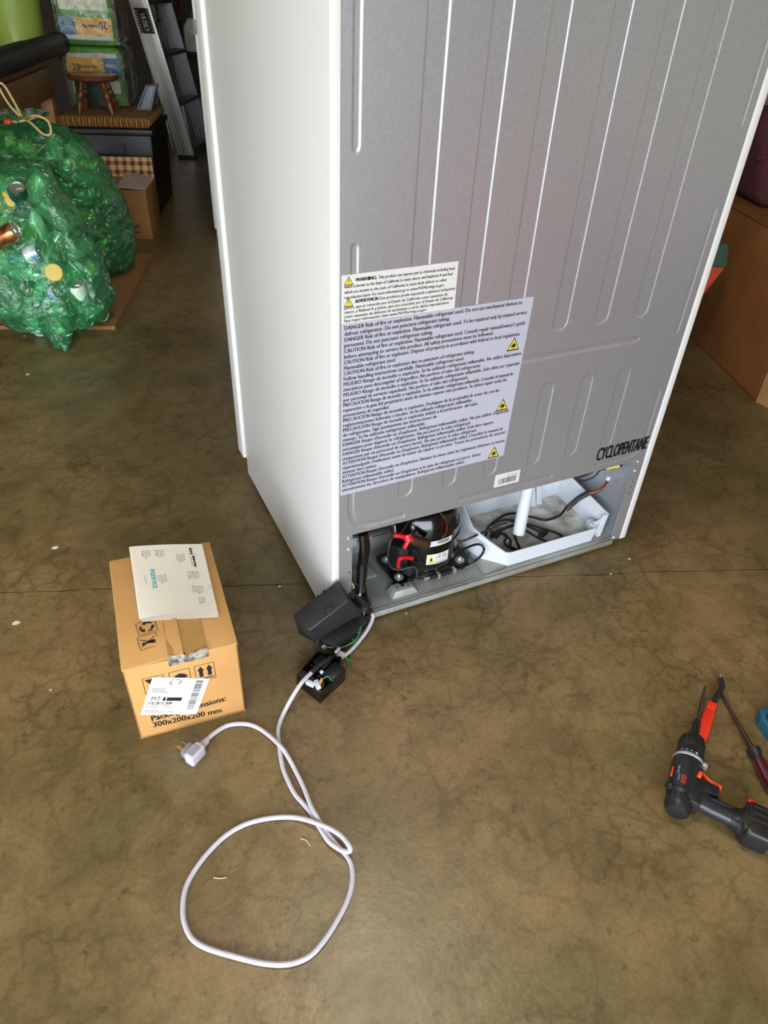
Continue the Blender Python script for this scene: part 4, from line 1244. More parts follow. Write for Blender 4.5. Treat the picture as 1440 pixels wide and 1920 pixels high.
b = MB(); b.box(dX(.052, .162, -.002), (.084, .056, .060), None, .009, seg=3); b.hexa([dX(.018, .130, -.028), dX(.088, .130, -.028), dX(.094, .144, -.030), dX(.010, .144, -.030), dX(.022, .128, .024), dX(.084, .128, .024), dX(.092, .144, .026), dX(.012, .144, .026)], .003)
bat = b.obj('battery', M_BLACK, dl)
b = MB()
for k in range(3):
    b.box(dX(.080 - .016 * k, .164, .0285), (.003, .040, .002), None, .0006)
b.obj('battery_rib', M_BLACKM, bat)
b = MB(); b.box(dX(.022, .144, .028), (.020, .010, .004), None, .001); b.obj('silver_latch', M_STEEL, bat)
b = MB(); b.box(dX(.094, .140, .018), (.010, .018, .014), None, .003); b.obj('release_button', M_REDW, bat)
# small printing on the housing, following its roundness
def dtext(mb, s, x, deg, cap, width, r=.0324):
    g = MB(); write(g, s, (0, 0, 0), XF, ZF, cap, width)
    for_v = []
    for a in g.v:
        t_ = R(90 + deg) + a[2] / r
        for_v.append((x + a[0], r * math.cos(t_) * 1.05, .034 + r * math.sin(t_)))
    mb.add(for_v, g.f)
t = MB(); dtext(t, "20V MAX", .080, -38, .0040, .022); dtext(t, "LITHIUM", .060, -30, .0026, .018); t.obj('lettering', M_WHITEP, dl, smooth=0)
t = MB(); dtext(t, "BLACK+", .056, -8, .0045, .022); dtext(t, "DECKER", .056, -18, .0045, .022); t.obj('lettering', M_ORANGE, dl, smooth=0)
t = MB()
for k, s in enumerate("1234"):
    dtext(t, s, .1505, 12 - 20 * k, .0055, .004, .0316)
t.obj('lettering', M_WHITEP, dl, smooth=0)
b = MB(); b.lathe([(.010, 0), (.010, .010), (.006, .013), (0, .0135)], 16, Matrix.Translation(dX(.045, -.024, .012)) @ Matrix.Rotation(R(-50), 4, 'X')); b.obj('brush_cap', M_BLACK, dl)

# voltage tester
te = thing('voltage_tester', 'red-orange hook tester with bent black tip under the drill chuck', 'tester', (.62, -.52, 0))
b = MB()
A_, B_, C_ = Vector((0.6466, -0.4961, 0.0100)), Vector((0.6252, -0.5085, 0.0100)), Vector((0.5610, -0.5496, 0.0100))
def flatbar(mb, p, q, w0, w1, h0, h1, bev):
    p = Vector(p); q = Vector(q); d = (q - p).normalized(); s = Vector((-d.y, d.x, 0))
    mb.hexa([p - s * w0 / 2 - Vector((0, 0, h0 / 2)), p + s * w0 / 2 - Vector((0, 0, h0 / 2)), q + s * w1 / 2 - Vector((0, 0, h1 / 2)), q - s * w1 / 2 - Vector((0, 0, h1 / 2)),
             p - s * w0 / 2 + Vector((0, 0, h0 / 2)), p + s * w0 / 2 + Vector((0, 0, h0 / 2)), q + s * w1 / 2 + Vector((0, 0, h1 / 2)), q - s * w1 / 2 + Vector((0, 0, h1 / 2))], bev)
flatbar(b, A_, B_, .0185, .0175, .014, .015, .003)
flatbar(b, B_, C_, .0205, .0235, .017, .018, .004)
b.obj('handle', M_TESTER, te, world=True)
b = MB(); b.tube([(0.6499, -0.4954, 0.0110), (0.6773, -0.4814, 0.0120), (0.7004, -0.4716, 0.0120)], .0052, 10, 3); b.tube([(0.7004, -0.4716, 0.0120), (0.7121, -0.4551, 0.0120)], .0045, 10, 0)
b.box((0.7073, -0.4570, 0.0130), (.004, .010, .006), R(20)); b.obj('bent_tip', M_RUBBER, te, world=True)
b = MB(); b.tube([(0.7110, -0.4561, 0.0120), (0.7195, -0.4457, 0.0120)], .0013, 6, 0); b.obj('probe', M_ZINC, te, world=True)

# screwdriver
sd = thing('screwdriver', 'long screwdriver with dark red and black handle lying right of the drill', 'screwdriver', (.66, -.55, 0))
s0, s1, s2 = Vector((0.6859, -0.4845, 0.0060)), Vector((0.6341, -0.6117, 0.0140)), Vector((0.6018, -0.6895, 0.0170))
b = MB(); b.cyl(s0, s1, .0030, 12, r2=.0044); b.obj('shaft', M_STEELR, sd, world=True)
Mh = Matrix.Translation(s1) @ (s2 - s1).to_track_quat('Z', 'Y').to_matrix().to_4x4()
b = MB(); b.lathe([(.009, -.002), (.0135, .001), (.0135, .008), (.0105, .016), (.0115, .026)], 14, Mh); b.obj('collar', M_BLACK, sd, world=True)
b = MB(); b.lathe([(.0115, .025), (.0135, .034), (.0148, .060), (.0140, .095), (.010, .105), (0, .107)], 14, Mh); b.obj('handle', M_DARKRED, sd, world=True)
b = MB()
_rd = Mh.to_3x3().inverted() @ Vector((.85, .35, .40))
for a in (math.atan2(_rd.y, _rd.x),):
    b.box((.0136 * math.cos(a), .0136 * math.sin(a), .060), (.006, .0075, .062), a, .002, M=Mh)
b.obj('red_grip', M_REDW, sd, world=True)

# teal bit case at the frame's edge
tcn = thing('bit_case', 'teal plastic case of driver bits at the right edge by the screwdriver', 'case', (.727, -.618, 0), R(-12))
b = MB()
pts = [(-.040, .040), (-.028, .062), (.060, .062), (.060, -.060), (.010, -.060), (-.040, .005)]
n = 6
vs = [(x, y, 0) for x, y in pts] + [(x, y, .026) for x, y in pts] + [(x * .86 + .002, y * .86, .028) for x, y in pts] + [(x * .84 + .002, y * .84, .010) for x, y in pts]
fs = [tuple(range(n))]
for k in range(n):
    j = (k + 1) % n
    fs += [(k, j, n + j, n + k), (n + k, n + j, 2 * n + j, 2 * n + k), (2 * n + k, 2 * n + j, 3 * n + j, 3 * n + k)]
fs.append(tuple(range(3 * n, 4 * n)))
b.add(vs, fs); b.obj('case_body', M_TEAL, tcn, smooth=0)
for k in range(3):
    b = MB(); b.cyl((-.022, .034 - .011 * k, .017), (.040, .034 - .011 * k, .017), .0036, 8); b.obj('driver_bit', M_ZINC if k != 1 else M_STEEL, tcn)

# scraps of straw on the floor
for pts, lab in (([(-0.3774, -0.4237, 0.0010), (-0.3682, -0.4294, 0.0015), (-0.3576, -0.4325, 0.0010)], 'short straw-coloured scrap inside the cord loop, left of the other'),
                 ([(-0.2251, -0.4192, 0.0010), (-0.2181, -0.4266, 0.0015), (-0.2147, -0.4380, 0.0010)], 'short straw-coloured scrap inside the cord loop near the crossing')):
    b = MB(); b.tube(pts, .0009, 6); o = b.obj('straw_scrap', M_STRAW, None); tag(o, lab, 'scrap', 'straw scraps on the floor')

# ------------------------------------------------------------------ coir mat and the two bags of cans
def rthing(name, label, cat, a, b, z=0.0, group=None, turn=0.0):
    return thing(name, label, cat, room(a, b, z), ROT + R(turn), group)
mt = rthing('coir_mat', 'brown coir doormat under the two green bags of cans', 'mat', -.98, 1.95)
b = MB(); b.grid(40, 40, lambda u, v: (-.55 + .72 * u, -.290 + .88 * v, .018 + noise.noise((u * 60, v * 60, 0)) * .003)); b.span(-.55, .17, -.290, .59, 0, .015)
b.obj('pile', M_COIR, mt, smooth=60)

M_FILM = film_material('green_film', '#bdf4d0', '#5fd494', .24, .085, 22, 1.0, 1.7)
M_FILMD = film_material('green_film_back', '#aaeabf', '#4abf7a', .26, .10, 20, 1.0, 1.65)
M_CAN = [mat('can_pale_green', '#d6f5da', .3, .2, vary=.1, scale=20), mat('can_silver', '#e2e6e0', .25, .6, vary=.1, scale=20), mat('can_lime', '#c4e884', .3, .25, vary=.1), mat('can_mint', '#aef0cc', .3, .2, vary=.1)]
M_CANGOLD = mat('can_gold', '#c79a5c', .25, .8, col2='#8a4a32', scale=30)
M_CANBLUE = mat('can_blue', '#5f9fc4', .3, .4, col2='#dfeaf0', scale=30)
M_CANDARK = mat('can_dark', '#2c6b52', .35, .3, col2='#173a2c', scale=30)
M_PET = film_material('clear_bottle_plastic', '#d9efe0', '#cfeadb', .16, .06, 30, .3)
M_LID = mat('can_lid', '#dfe2da', .25, .9, vary=.1)
M_YCAP = mat('yellow_cap', '#c2ab45', .45, vary=.05)

def make_can(label, m, group):
    t = thing('drink_can', label, 'can', (0, 0, 0), 0, group)
    b = MB(); b.lathe([(.026, -.060), (.0325, -.050), (.0325, .047), (.0265, .058), (.0272, .060)], 16, caps=False); b.obj('shell', m, t)
    b = MB(); b.lathe([(.0272, .060), (.0250, .0605), (.0240, .0565), (.0, .0565)], 16, caps=False); b.box((.006, 0, .0578), (.020, .012, .0015)); b.obj('lid', M_LID, t)
    b = MB(); b.lathe([(.0260, -.060), (.0225, -.061), (.014, -.054), (0, -.051)], 16, caps=False); b.obj('base', M_LID, t)
    return t
def make_bottle(label, group):
    t = thing('plastic_bottle', label, 'bottle', (0, 0, 0), 0, group)
    b = MB(); b.lathe([(.020, -.10), (.031, -.095), (.032, -.06), (.030, -.05), (.032, -.04), (.032, .03), (.026, .06), (.013, .085), (.012, .10)], 16); b.obj('shell', M_PET, t)
    b = MB(); b.lathe([(.0145, .092), (.0145, .107), (.012, .109), (0, .109)], 14); b.obj('cap', M_WHITEP, t)
    return t

def sec_at(secs, z):
    for s, e in zip(secs[:-1], secs[1:]):
        if s[0] <= z <= e[0]:
            k = (z - s[0]) / (e[0] - s[0] + 1e-9)
            return [s[i] + (e[i] - s[i]) * k for i in range(6)]
    return list(secs[0] if z < secs[0][0] else secs[-1])
def bag_mesh(name, secs, m, seed, parent, amp=.018, nu=120, nv=100, neck=None):
    """sections: z, a, b, half-width, half-depth, roughness"""
    z0, z1 = secs[0][0], secs[-1][0]
    vs = []; fs = []
    for j in range(nv):
        z = z0 + (z1 - z0) * j / (nv - 1)
        s = sec_at(secs, z)
        for i in range(nu):
            t_ = 2 * math.pi * i / nu
            c, sn = math.cos(t_), math.sin(t_)
            p = Vector((c * 3.2, sn * 3.2, z * 11 + seed * 7.1))
            n1 = noise.noise(p)
            ridge = 1 - abs(noise.noise(p * 2.1 + Vector((5, 0, 0)))) * 2
            n2 = noise.noise(p * 4.5)
            k = s[5]
            d = amp * k * (n1 * 1.1 + ridge * .45 + n2 * .35)
            if neck is not None and z > neck:
                d += .012 * math.sin(t_ * 13 + seed) * min(1, (z - neck) / .05)
            zz = z + (amp * .5 * k * noise.noise(p * 1.3 + Vector((0, 9, 0))) if 0 < j < nv - 1 else 0)
            vs.append((s[1] + c * (s[3] + d), s[2] + sn * (s[4] + d), max(.016, zz)))
    for j in range(nv - 1):
        for i in range(nu):
            i2 = (i + 1) % nu
            fs.append((j * nu + i, j * nu + i2, (j + 1) * nu + i2, (j + 1) * nu + i))
    fs.append(tuple(reversed(range(nu))))
    b = MB(); b.add(vs, fs)
    return b.obj(name, m, parent, smooth=45)

AVOID = [(-1.10, 1.555, .385), (-1.05, 1.575, .31), (-.99, 1.565, .165), (-.90, 1.575, .15), (-.975, 1.56, .085), (-1.06, 1.68, .475), (-.955, 1.545, .262), (-1.10, 1.635, .475),
         (-1.17, 1.60, .20), (-1.22, 1.59, .24), (-1.12, 1.61, .16), (-1.22, 1.68, .42), (-1.26, 1.69, .47), (-1.18, 1.67, .37), (-.90, 2.26, .24), (-.905, 2.26, .17), (-.895, 2.25, .31)]
def fill_bag(secs, count, protos, group, seed, zmin=.05, zmax=.52, near=None):
    rr = random.Random(seed)
    placed = []
    tries = 0
    while len(placed) < count and tries < 20000:
        tries += 1
        z = rr.uniform(zmin, zmax)
        s = sec_at(secs, z)
        th_ = rr.uniform(0, 2 * math.pi)
        q = rr.uniform(.25, 1) ** .5
        rx, ry = max(.02, s[3] - .058), max(.02, s[4] - .058)
        a_, b_ = s[1] + rx * q * math.cos(th_), s[2] + ry * q * math.sin(th_)
        p = Vector((a_, b_, z))
        if any((p - o).length < .074 for o in placed) or any((p - Vector(o)).length < .086 for o in AVOID):
            continue
        placed.append(p)
    for k, p in enumerate(placed):
        src = protos[k % len(protos)] if not callable(protos) else protos(k)
        o = src if not src.get('_used') else copy_tree(src)
        src['_used'] = 1
        if '_used' in o.keys() and o is not src:
            del o['_used']
        o.location = room(p.x, p.y, p.z)
        s = sec_at(secs, p.z)
        f_ = (p.z - zmin) / (zmax - zmin)
        lv = ('bottom', 'lower part', 'middle', 'upper part', 'top')[min(4, int(f_ * 5))]
        sx = (p.x - s[1]) / max(.03, s[3] - .058)
        sd_ = 'left' if sx < -.34 else 'right' if sx > .34 else 'centre'
        sy = (p.y - s[2]) / max(.03, s[4] - .058)
        dp = 'front' if sy < -.25 else 'back' if sy > .25 else 'inside'
        o['label'] = '%s drink can in the %s, %s %s, of the %s' % (CN[k % 4], lv, sd_, dp, group)
        d = Vector((rr.gauss(0, 1), rr.gauss(0, 1), rr.gauss(0, .8))).normalized()
        o.rotation_euler = d.to_track_quat('Z', 'Y').to_euler()
    return placed

BAG1 = [(.016, -1.02, 1.66, .10, .08, .3), (.05, -1.03, 1.66, .19, .15, .6), (.12, -1.05, 1.69, .245, .19, 1), (.25, -1.09, 1.73, .255, .20, 1), (.38, -1.14, 1.76, .24, .18, 1), (.48, -1.17, 1.78, .225, .15, 1), (.55, -1.19, 1.79, .215, .10, .8), (.585, -1.19, 1.79, .20, .04, .5)]
BAG2 = [(.016, -1.04, 2.28, .14, .12, .3), (.06, -1.05, 2.29, .205, .17, .6), (.15, -1.06, 2.30, .225, .19, 1), (.30, -1.08, 2.31, .225, .19, 1), (.45, -1.12, 2.31, .215, .19, 1), (.55, -1.16, 2.30, .19, .17, .9), (.605, -1.17, 2.28, .13, .12, .6), (.63, -1.18, 2.26, .05, .05, .2), (.665, -1.18, 2.25, .10, .10, .3)]
CN = ('pale green', 'silver', 'lime green', 'mint green')
G1, G2 = 'drink cans in the nearer green bag', 'drink cans in the tied green bag'
bag1 = rthing('recycling_bag', 'nearer see-through green bag of cans slumped over the doormat edge', 'bag', 0, 0)
bag_mesh('film', BAG1, M_FILM, 1, bag1)
b = MB()      # gathered corner of the film lying on the floor
b.tube([(-.948, 1.452, .004), (-.965, 1.49, .022), (-.985, 1.535, .055), (-1.00, 1.59, .095)], [.004, .085], 14, 5)
b.v = [(x + .010 * noise.noise((x * 40, y * 40, z * 40)), y + .010 * noise.noise((x * 40, y * 40, z * 40 + 5)), max(.002, z)) for x, y, z in b.v]
b.obj('film_corner', M_FILM, bag1)
b = MB()      # loose folded lip along the top
b.grid(40, 8, lambda u, v: (-1.42 + .46 * u, 1.70 + .10 * v + .012 * noise.noise((u * 9, v * 3, 1)), .585 + .02 * math.sin(u * 5) * v + .018 * noise.noise((u * 12, v * 4, 2)) + .02 * v))
b.obj('film_lip', M_FILM, bag1, smooth=60)
bag2 = rthing('recycling_bag', 'green bag of cans tied with a yellow drawstring behind the nearer one', 'bag', 0, 0)
bag_mesh('film', BAG2, M_FILMD, 2, bag2, neck=.56)
b = MB()
nk = Vector((-1.165, 2.22, .645))
b.tube([nk, nk + Vector((-.03, -.02, .05)), nk + Vector((-.055, -.02, .115)), nk + Vector((-.035, -.02, .120)), nk + Vector((-.010, -.02, .06)), nk], .0045, 6)
b.tube([nk, nk + Vector((.04, -.05, .000)), nk + Vector((.095, -.09, -.035)), nk + Vector((.125, -.09, -.030)), nk + Vector((.115, -.07, .010)), nk + Vector((.06, -.04, .020)), nk], .0045, 6)
b.tube([nk + Vector((-.07, .0, .0)), nk + Vector((-.02, -.03, -.005)), nk + Vector((.03, -.03, .005)), nk + Vector((.07, 0, .015))], .0045, 6)
b.obj('drawstring', M_STRAW, bag2)
b = MB(); b.span(nk.x - .055, nk.x - .03, nk.y - .06, nk.y - .045, nk.z - .010, nk.z + .005, bev=.003); b.obj('orange_tag', M_ORANGE, bag2)

protos1 = [make_can(CN[k], M_CAN[k], G1) for k in range(4)]
protos2 = [make_can(CN[k], M_CAN[k], G2) for k in range(4)]
fill_bag(BAG1, 58, protos1, 'nearer green bag', 11, .06, .50)
fill_bag(BAG2, 44, protos2, 'tied green bag', 12, .07, .55)
for o_ in protos1 + protos2:
    del o_['_used']
# the ones that stand out, just under the film towards the camera
def put(o, a, b_, z, d):
    o.location = room(a, b_, z)
    o.rotation_euler = (RM.to_3x3() @ Vector(d)).to_track_quat('Z', 'Y').to_euler()
put(make_can('gold and red drink can lying across the nearer green bag', M_CANGOLD, G1), -1.10, 1.555, .385, (.9, -.1, .45))
put(make_can('blue and white drink can below the gold one in the nearer bag', M_CANBLUE, G1), -1.05, 1.585, .31, (.9, -.1, .35))
put(make_can('blue and white drink can low in the nearer green bag', M_CANBLUE, G1), -.99, 1.565, .165, (.6, -.4, .5))
put(make_can('pale green drink can standing upright low in the nearer bag', M_CAN[0], G1), -.905, 1.605, .155, (.05, -.35, 1))
put(make_can('pale green drink can tipped downwards at the nearer bag\'s bottom', M_CAN[0], G1), -.975, 1.56, .085, (.25, -.5, -.7))
put(make_can('dark green drink can at the top of the nearer bag', M_CANDARK, G1), -1.06, 1.68, .475, (.2, -.4, .8))
put(make_bottle('clear plastic bottle low at the left of the nearer green bag', 'bottles in the green bags'), -1.17, 1.60, .20, (.6, .1, -.5))
put(make_bottle('clear plastic bottle high at the left of the nearer green bag', 'bottles in the green bags'), -1.22, 1.68, .42, (.55, -.2, -.7))
put(make_bottle('clear plastic bottle standing in the right of the tied bag', 'bottles in the green bags'), -.90, 2.26, .24, (.08, -.1, 1))
b = MB(); b.lathe([(.030, 0), (.031, .002), (.031, .012), (.028, .014), (0, .0145)], 20)
o = tag(b.obj('bottle_cap', M_YCAP), 'round yellow cap inside the middle of the nearer bag', 'cap'); put(o, -.957, 1.558, .262, (.2, -1, .35))
b = MB(); b.lathe([(.034, 0), (.036, .002), (.036, .014), (.032, .016), (0, .0165)], 20)
o = tag(b.obj('bottle_cap', M_YCAP), 'round yellow cap near the top of the nearer bag', 'cap'); put(o, -1.10, 1.655, .472, (.1, -1, .3))

# ------------------------------------------------------------------ open carton and gingham flap behind the bags
oc = rthing('open_carton', 'open brown carton with gingham lining between the tied bag and black bin', 'box', -1.06, 2.97)
b = MB(); w, d, h = .205, .14, .240
for s in ((-w, w, -d, -d + .004), (-w, w, d - .004, d), (-w, -w + .004, -d, d), (w - .004, w, -d, d)):
    b.span(*s, 0, h, bev=.001)
b.span(-w, w, -d, d, 0, .004)
b.obj('carton', M_CARDT, oc)
def gingham(nt, N, L, bs):
    tc = N.new('ShaderNodeTexCoord'); sp = N.new('ShaderNodeSeparateXYZ'); L.new(tc.outputs['Object'], sp.inputs[0])
    outs = []
    for ax in ('X', 'Z'):
        mu = N.new('ShaderNodeMath'); mu.operation = 'MULTIPLY'; mu.inputs[1].default_value = 24; L.new(sp.outputs[ax], mu.inputs[0])
        fr_ = N.new('ShaderNodeMath'); fr_.operation = 'FRACT'; L.new(mu.outputs[0], fr_.inputs[0])
        lt = N.new('ShaderNodeMath'); lt.operation = 'LESS_THAN'; lt.inputs[1].default_value = .46; L.new(fr_.outputs[0], lt.inputs[0])
        outs.append(lt.outputs[0])
    ad = N.new('ShaderNodeMath'); ad.operation = 'ADD'; L.new(outs[0], ad.inputs[0]); L.new(outs[1], ad.inputs[1])
    hf = N.new('ShaderNodeMath'); hf.operation = 'MULTIPLY'; hf.inputs[1].default_value = .5; L.new(ad.outputs[0], hf.inputs[0])
    rp = N.new('ShaderNodeValToRGB'); e = rp.color_ramp.elements
    e[0].color = lin('#d8b68a'); e[1].color = lin('#5e2f14'); q = e.new(.5); q.color = lin('#a87f54')
    L.new(hf.outputs[0], rp.inputs[0]); L.new(rp.outputs[0], bs.inputs['Base Color'])
M_GING = pattern_material('gingham_print', .8, gingham)
b = MB(); b.hexa([(-w - .06, d - .002, h - .05), (w - .006, d - .002, h - .05), (w - .006, d + .003, h - .05), (-w - .06, d + .003, h - .05), (-w - .06, d + .03, h + .090), (w - .012, d + .03, h + .090), (w - .012, d + .035, h + .090), (-w - .06, d + .035, h + .090)], .001)
b.obj('gingham_flap', M_GING, oc)
b = MB(); b.hexa([(w - .005, -d + .01, h - .002), (w, d - .01, h - .002), (w - .14, d - .03, h + .030), (w - .15, -d + .03, h + .004), (w - .005, -d + .01, h + .001), (w, d - .01, h + .001), (w - .14, d - .03, h + .033), (w - .15, -d + .03, h + .007)])
b.obj('top_flap', mat('pale_liner', '#b7a8a8', .8, vary=.05), oc)
t = MB(); write(t, "LIVE", (.085, -d - .0006, .052), XF, ZF, .018, .062, bold=.001); write(t, "barbe", (.090, -d - .0006, .028), XF, ZF, .013, .056, bold=.0008)
t.obj('lettering', M_INK, oc, smooth=0)

# ------------------------------------------------------------------ black bin with woven mat, stool and paper towels
bn = rthing('storage_bin', 'tall black plastic storage bin under the woven mat', 'bin', -1.02, 3.50)
b = MB(); b.hexa([(-.34, -.25, 0), (.135, -.25, 0), (.135, .25, 0), (-.34, .25, 0), (-.345, -.255, .43), (.150, -.255, .43), (.150, .255, .43), (-.345, .255, .43)], .012); b.obj('tub', M_DARKBIN, bn)
b = MB(); b.span(-.355, .16, -.265, .265, .412, .445, bev=.008); b.obj('rim', M_DARKBIN, bn)
b = MB(); b.span(-.004, .004, -.262, -.252, .02, .37); b.obj('panel_seam', M_INK, bn)
M_WICK = mat('wicker', '#6d3f1c', .8, col2='#3c200d', scale=70, bump=.8, bscale=90, bdist=.006)
wb = rthing('wicker_basket', 'dark brown wicker basket left of the open carton behind the bags', 'basket', -1.42, 3.10)
b = MB()
for k in range(14):
    z = .012 + .021 * k
    b.tube([(.135 * math.cos(t_) * (1 + .015 * k / 14), .10 * math.sin(t_), z + .003 * math.sin(9 * t_ + k * 3.14)) for t_ in [2 * math.pi * q / 40 for q in range(41)]], .0115, 6, 0)
b.obj('weave', M_WICK, wb); b = MB(); b.lathe([(.12, .005), (.13, .006), (.13, .012), (0, .012)], 24, Matrix.Diagonal((1, .75, 1, 1))); b.obj('basket_base', M_WICK, wb)
def ribbed(nt, N, L, bs):
    tc = N.new('ShaderNodeTexCoord'); sp = N.new('ShaderNodeSeparateXYZ'); L.new(tc.outputs['Object'], sp.inputs[0])
    mu = N.new('ShaderNodeMath'); mu.operation = 'MULTIPLY'; mu.inputs[1].default_value = 2 * math.pi * 62; L.new(sp.outputs['X'], mu.inputs[0])
    si = N.new('ShaderNodeMath'); si.operation = 'SINE'; L.new(mu.outputs[0], si.inputs[0])
    nz = N.new('ShaderNodeTexNoise'); nz.inputs['Scale'].default_value = 120; L.new(tc.outputs['Object'], nz.inputs['Vector'])
    ad = N.new('ShaderNodeMath'); ad.operation = 'ADD'; L.new(si.outputs[0], ad.inputs[0]); L.new(nz.outputs['Fac'], ad.inputs[1])
    rp = N.new('ShaderNodeValToRGB'); rp.color_ramp.elements[0].color = lin('#7b5327'); rp.color_ramp.elements[1].color = lin('#b98a4c')
    L.new(ad.outputs[0], rp.inputs[0]); L.new(rp.outputs[0], bs.inputs['Base Color'])
    bp = N.new('ShaderNodeBump'); bp.inputs['Strength'].default_value = .8; bp.inputs['Distance'].default_value = .006
    L.new(ad.outputs[0], bp.inputs['Height']); L.new(bp.outputs[0], bs.inputs['Normal'])
M_SEAG = pattern_material('woven_seagrass', .85, ribbed)
wm = rthing('woven_mat', 'thick ribbed woven straw mat on top of the black storage bin', 'mat', -1.105, 3.50, .446)
b = MB(); b.span(-.245, .232, -.25, .26, 0, .052, bev=.018, seg=4)
b.obj('mat_body', M_SEAG, wm)
b = MB()
for k in range(46):
    b.tube([(-.232 + .0101 * k, -.247, .010), (-.232 + .0101 * k, -.2515, .026), (-.232 + .0101 * k, -.247, .042)], .0046, 5, 2)
o = b.obj('rib', M_SEAG, wm); o['kind'] = 'stuff'

st = rthing('wooden_stool', 'low round turned wooden stool in front of the paper towel packs', 'stool', -1.16, 3.40, .498)
b = MB(); b.lathe([(0, .150), (.118, .150), (.130, .157), (.132, .168), (.126, .177), (.100, .180), (0, .178)], 40, Matrix.Diagonal((1, .8, 1, 1))); b.obj('seat', M_WOODP, st)
for sx, sy in ((1, -1), (-1, -1), (1, 1), (-1, 1)):
    b = MB()
    M4 = Matrix.Translation((sx * .085, sy * .062, 0)) @ (Vector((-sx * .032, -sy * .022, .152))).to_track_quat('Z', 'Y').to_matrix().to_4x4()
    b.lathe([(.011, 0), (.014, .030), (.016, .050), (.010, .062), (.016, .072), (.018, .090), (.013, .105), (.017, .115), (.013, .130), (.012, .158)], 14, M4)
    b.obj('leg', M_WOODP, st)

M_PKG = mat('green_pack_film', '#4f8a2b', .25, vary=.15, scale=8, bump=.5, bscale=26, coat=.5, bdist=.01)
M_PKW = mat('white_pack_film', '#cfc8b8', .3, vary=.12, scale=30, bump=.5, bscale=26, coat=.5, bdist=.01)
M_PKY = mat('yellow_pack_film', '#d6a11f', .28, vary=.08, scale=8, bump=.4, bscale=26, coat=.5, bdist=.01)
M_PKB = mat('blue_pack_film', '#245a8c', .28, vary=.08, scale=8, bump=.4, bscale=26, coat=.5, bdist=.01)
M_CLEAR = film_material('clear_wrap', '#f4f6f4', '#e8ece8', .05, .08, 26, .8)
def pack(label, a, b_, z, hw, hd, h, flip):
    """flip: the pack stands on its head, print upside down"""
    t = rthing('paper_towel_pack', label, 'package', a, b_, z, 'paper towel packs')
    M4 = Matrix.Identity(4) if not flip else Matrix.Translation((0, 0, h)) @ Matrix.Rotation(math.pi, 4, 'Y')
    b = MB(); b.span(-hw, hw, -hd, hd, 0, h, bev=.032, seg=4); b.obj('wrapped_rolls', M_PKG, t)
    def band(x0, x1, z0, z1, m, side=False, o=.0012):
        b = MB()
        if side:
            b.add([(hw + o, x0, z0), (hw + o, x1, z0), (hw + o, x1, z1), (hw + o, x0, z1)], [(0, 1, 2, 3)])
            o_ = b.obj('printed_band', m, t, smooth=0)
        else:
            b.prism([(x0, z0), (x1, z0), (x1, z1), (x0, z1)], -hd - o, -hd + .002, M4 if not flip else M4 @ Matrix.Identity(4))
            if flip:
                b.v = [(x, -abs(y), z) for x, y, z in b.v]
            o_ = b.obj('printed_band', m, t, smooth=0)
        return o_
    top = h
    band(-hw + .02, hw - .02, top - .050, top - .030, M_PKW)
    band(-hw + .015, .055, top - .128, top - .050, M_PKY)
    band(.055, hw - .012, top - .128, top - .050, M_PKB, o=.0016)
    band(-hw + .025, hw - .025, top - .215, top - .160, M_PKW)
    g = MB()
    def wr(s, x, z, cap, width, bold=0):
        q = MB(); write(q, s, (x, 0, z), XF, ZF, cap, width, bold=bold)
        for_v = [(v[0], -hd - .0024, v[2]) if not flip else (-v[0], -hd - .0024, h - v[2]) for v in q.v]
        g.add(for_v, q.f)
    wr("=", -hw + .022, top - .105, .020, .010)
    wr("20", -hw + .040, top - .112, .034, .040, .001)
    wr("Doubles Plus", -hw + .083, top - .098, .016, .085, .0006)
    wr("Bounty", -.075, top - .268, .055, .15, .003)
    g.obj('lettering', M_INK, t, smooth=0)
    g = MB()
    q = MB(); write(q, "PICK A SIZE", (.065, 0, top - .092), XF, ZF, .016, .05, bold=.0005)
    g.add([(v[0], -hd - .0028, v[2]) if not flip else (-v[0], -hd - .0028, h - v[2]) for v in q.v], q.f)
    g.obj('lettering', M_PKW, t, smooth=0)
    # right-hand end
    if not flip:
        band(-hd + .03, hd - .06, h - .10, h - .03, M_PKY, True); band(-hd + .02, -hd + .09, h - .22, h - .16, M_PKW, True)
    else:
        band(-hd + .015, hd - .015, .03, h - .02, M_PKW, True); band(-hd + .07, -hd + .12, .08, .17, M_PKB, True, .002); band(-hd + .13, hd - .03, .10, .20, M_PKY, True, .002)
    g = MB(); write(g, "Bounty", (hw + .0022, -hd + .075, h - .07), (0, 1, 0), ZF, .03, .09, bold=.001); g.obj('lettering', M_INK, t, smooth=0)
    # loose clear overwrap with its gathered seams
    b = MB()
    hh = .008
    b.grid(30, 16, lambda u, v: (-hw - .004 + (2 * hw + .02) * u, -hd - .010 - .006 * noise.noise((u * 8, v * 5, h)), .01 + (h - .02) * v))
    b.grid(24, 16, lambda u, v: (hw + .012 + .010 * noise.noise((u * 6, v * 6, 3)), -hd - .008 + 2 * hd * u, .01 + (h - .02) * v))
    b.obj('clear_overwrap', M_CLEAR, t, smooth=60)
    return t
pack('green and yellow paper towel pack standing directly on the woven mat', -1.185, 3.70, .498, .150, .15, .285, False)
pack('green and yellow paper towel pack upside down on the lower pack', -1.185, 3.70, .784, .148, .15, .30, True)
pk = rthing('green_carton', 'dark green carton numbered 88 in the shade behind the stool legs', 'box', -1.225, 3.525, .498)
b = MB(); b.span(-.07, .09, -.006, .006, 0, .135, bev=.003); b.obj('carton', mat('dark_green_card', '#16301c', .6, vary=.2), pk)
t = MB(); write(t, "88", (.045, -.0068, .012), XF, ZF, .040, .036, bold=.001); t.obj('lettering', M_INKG, pk, smooth=0)
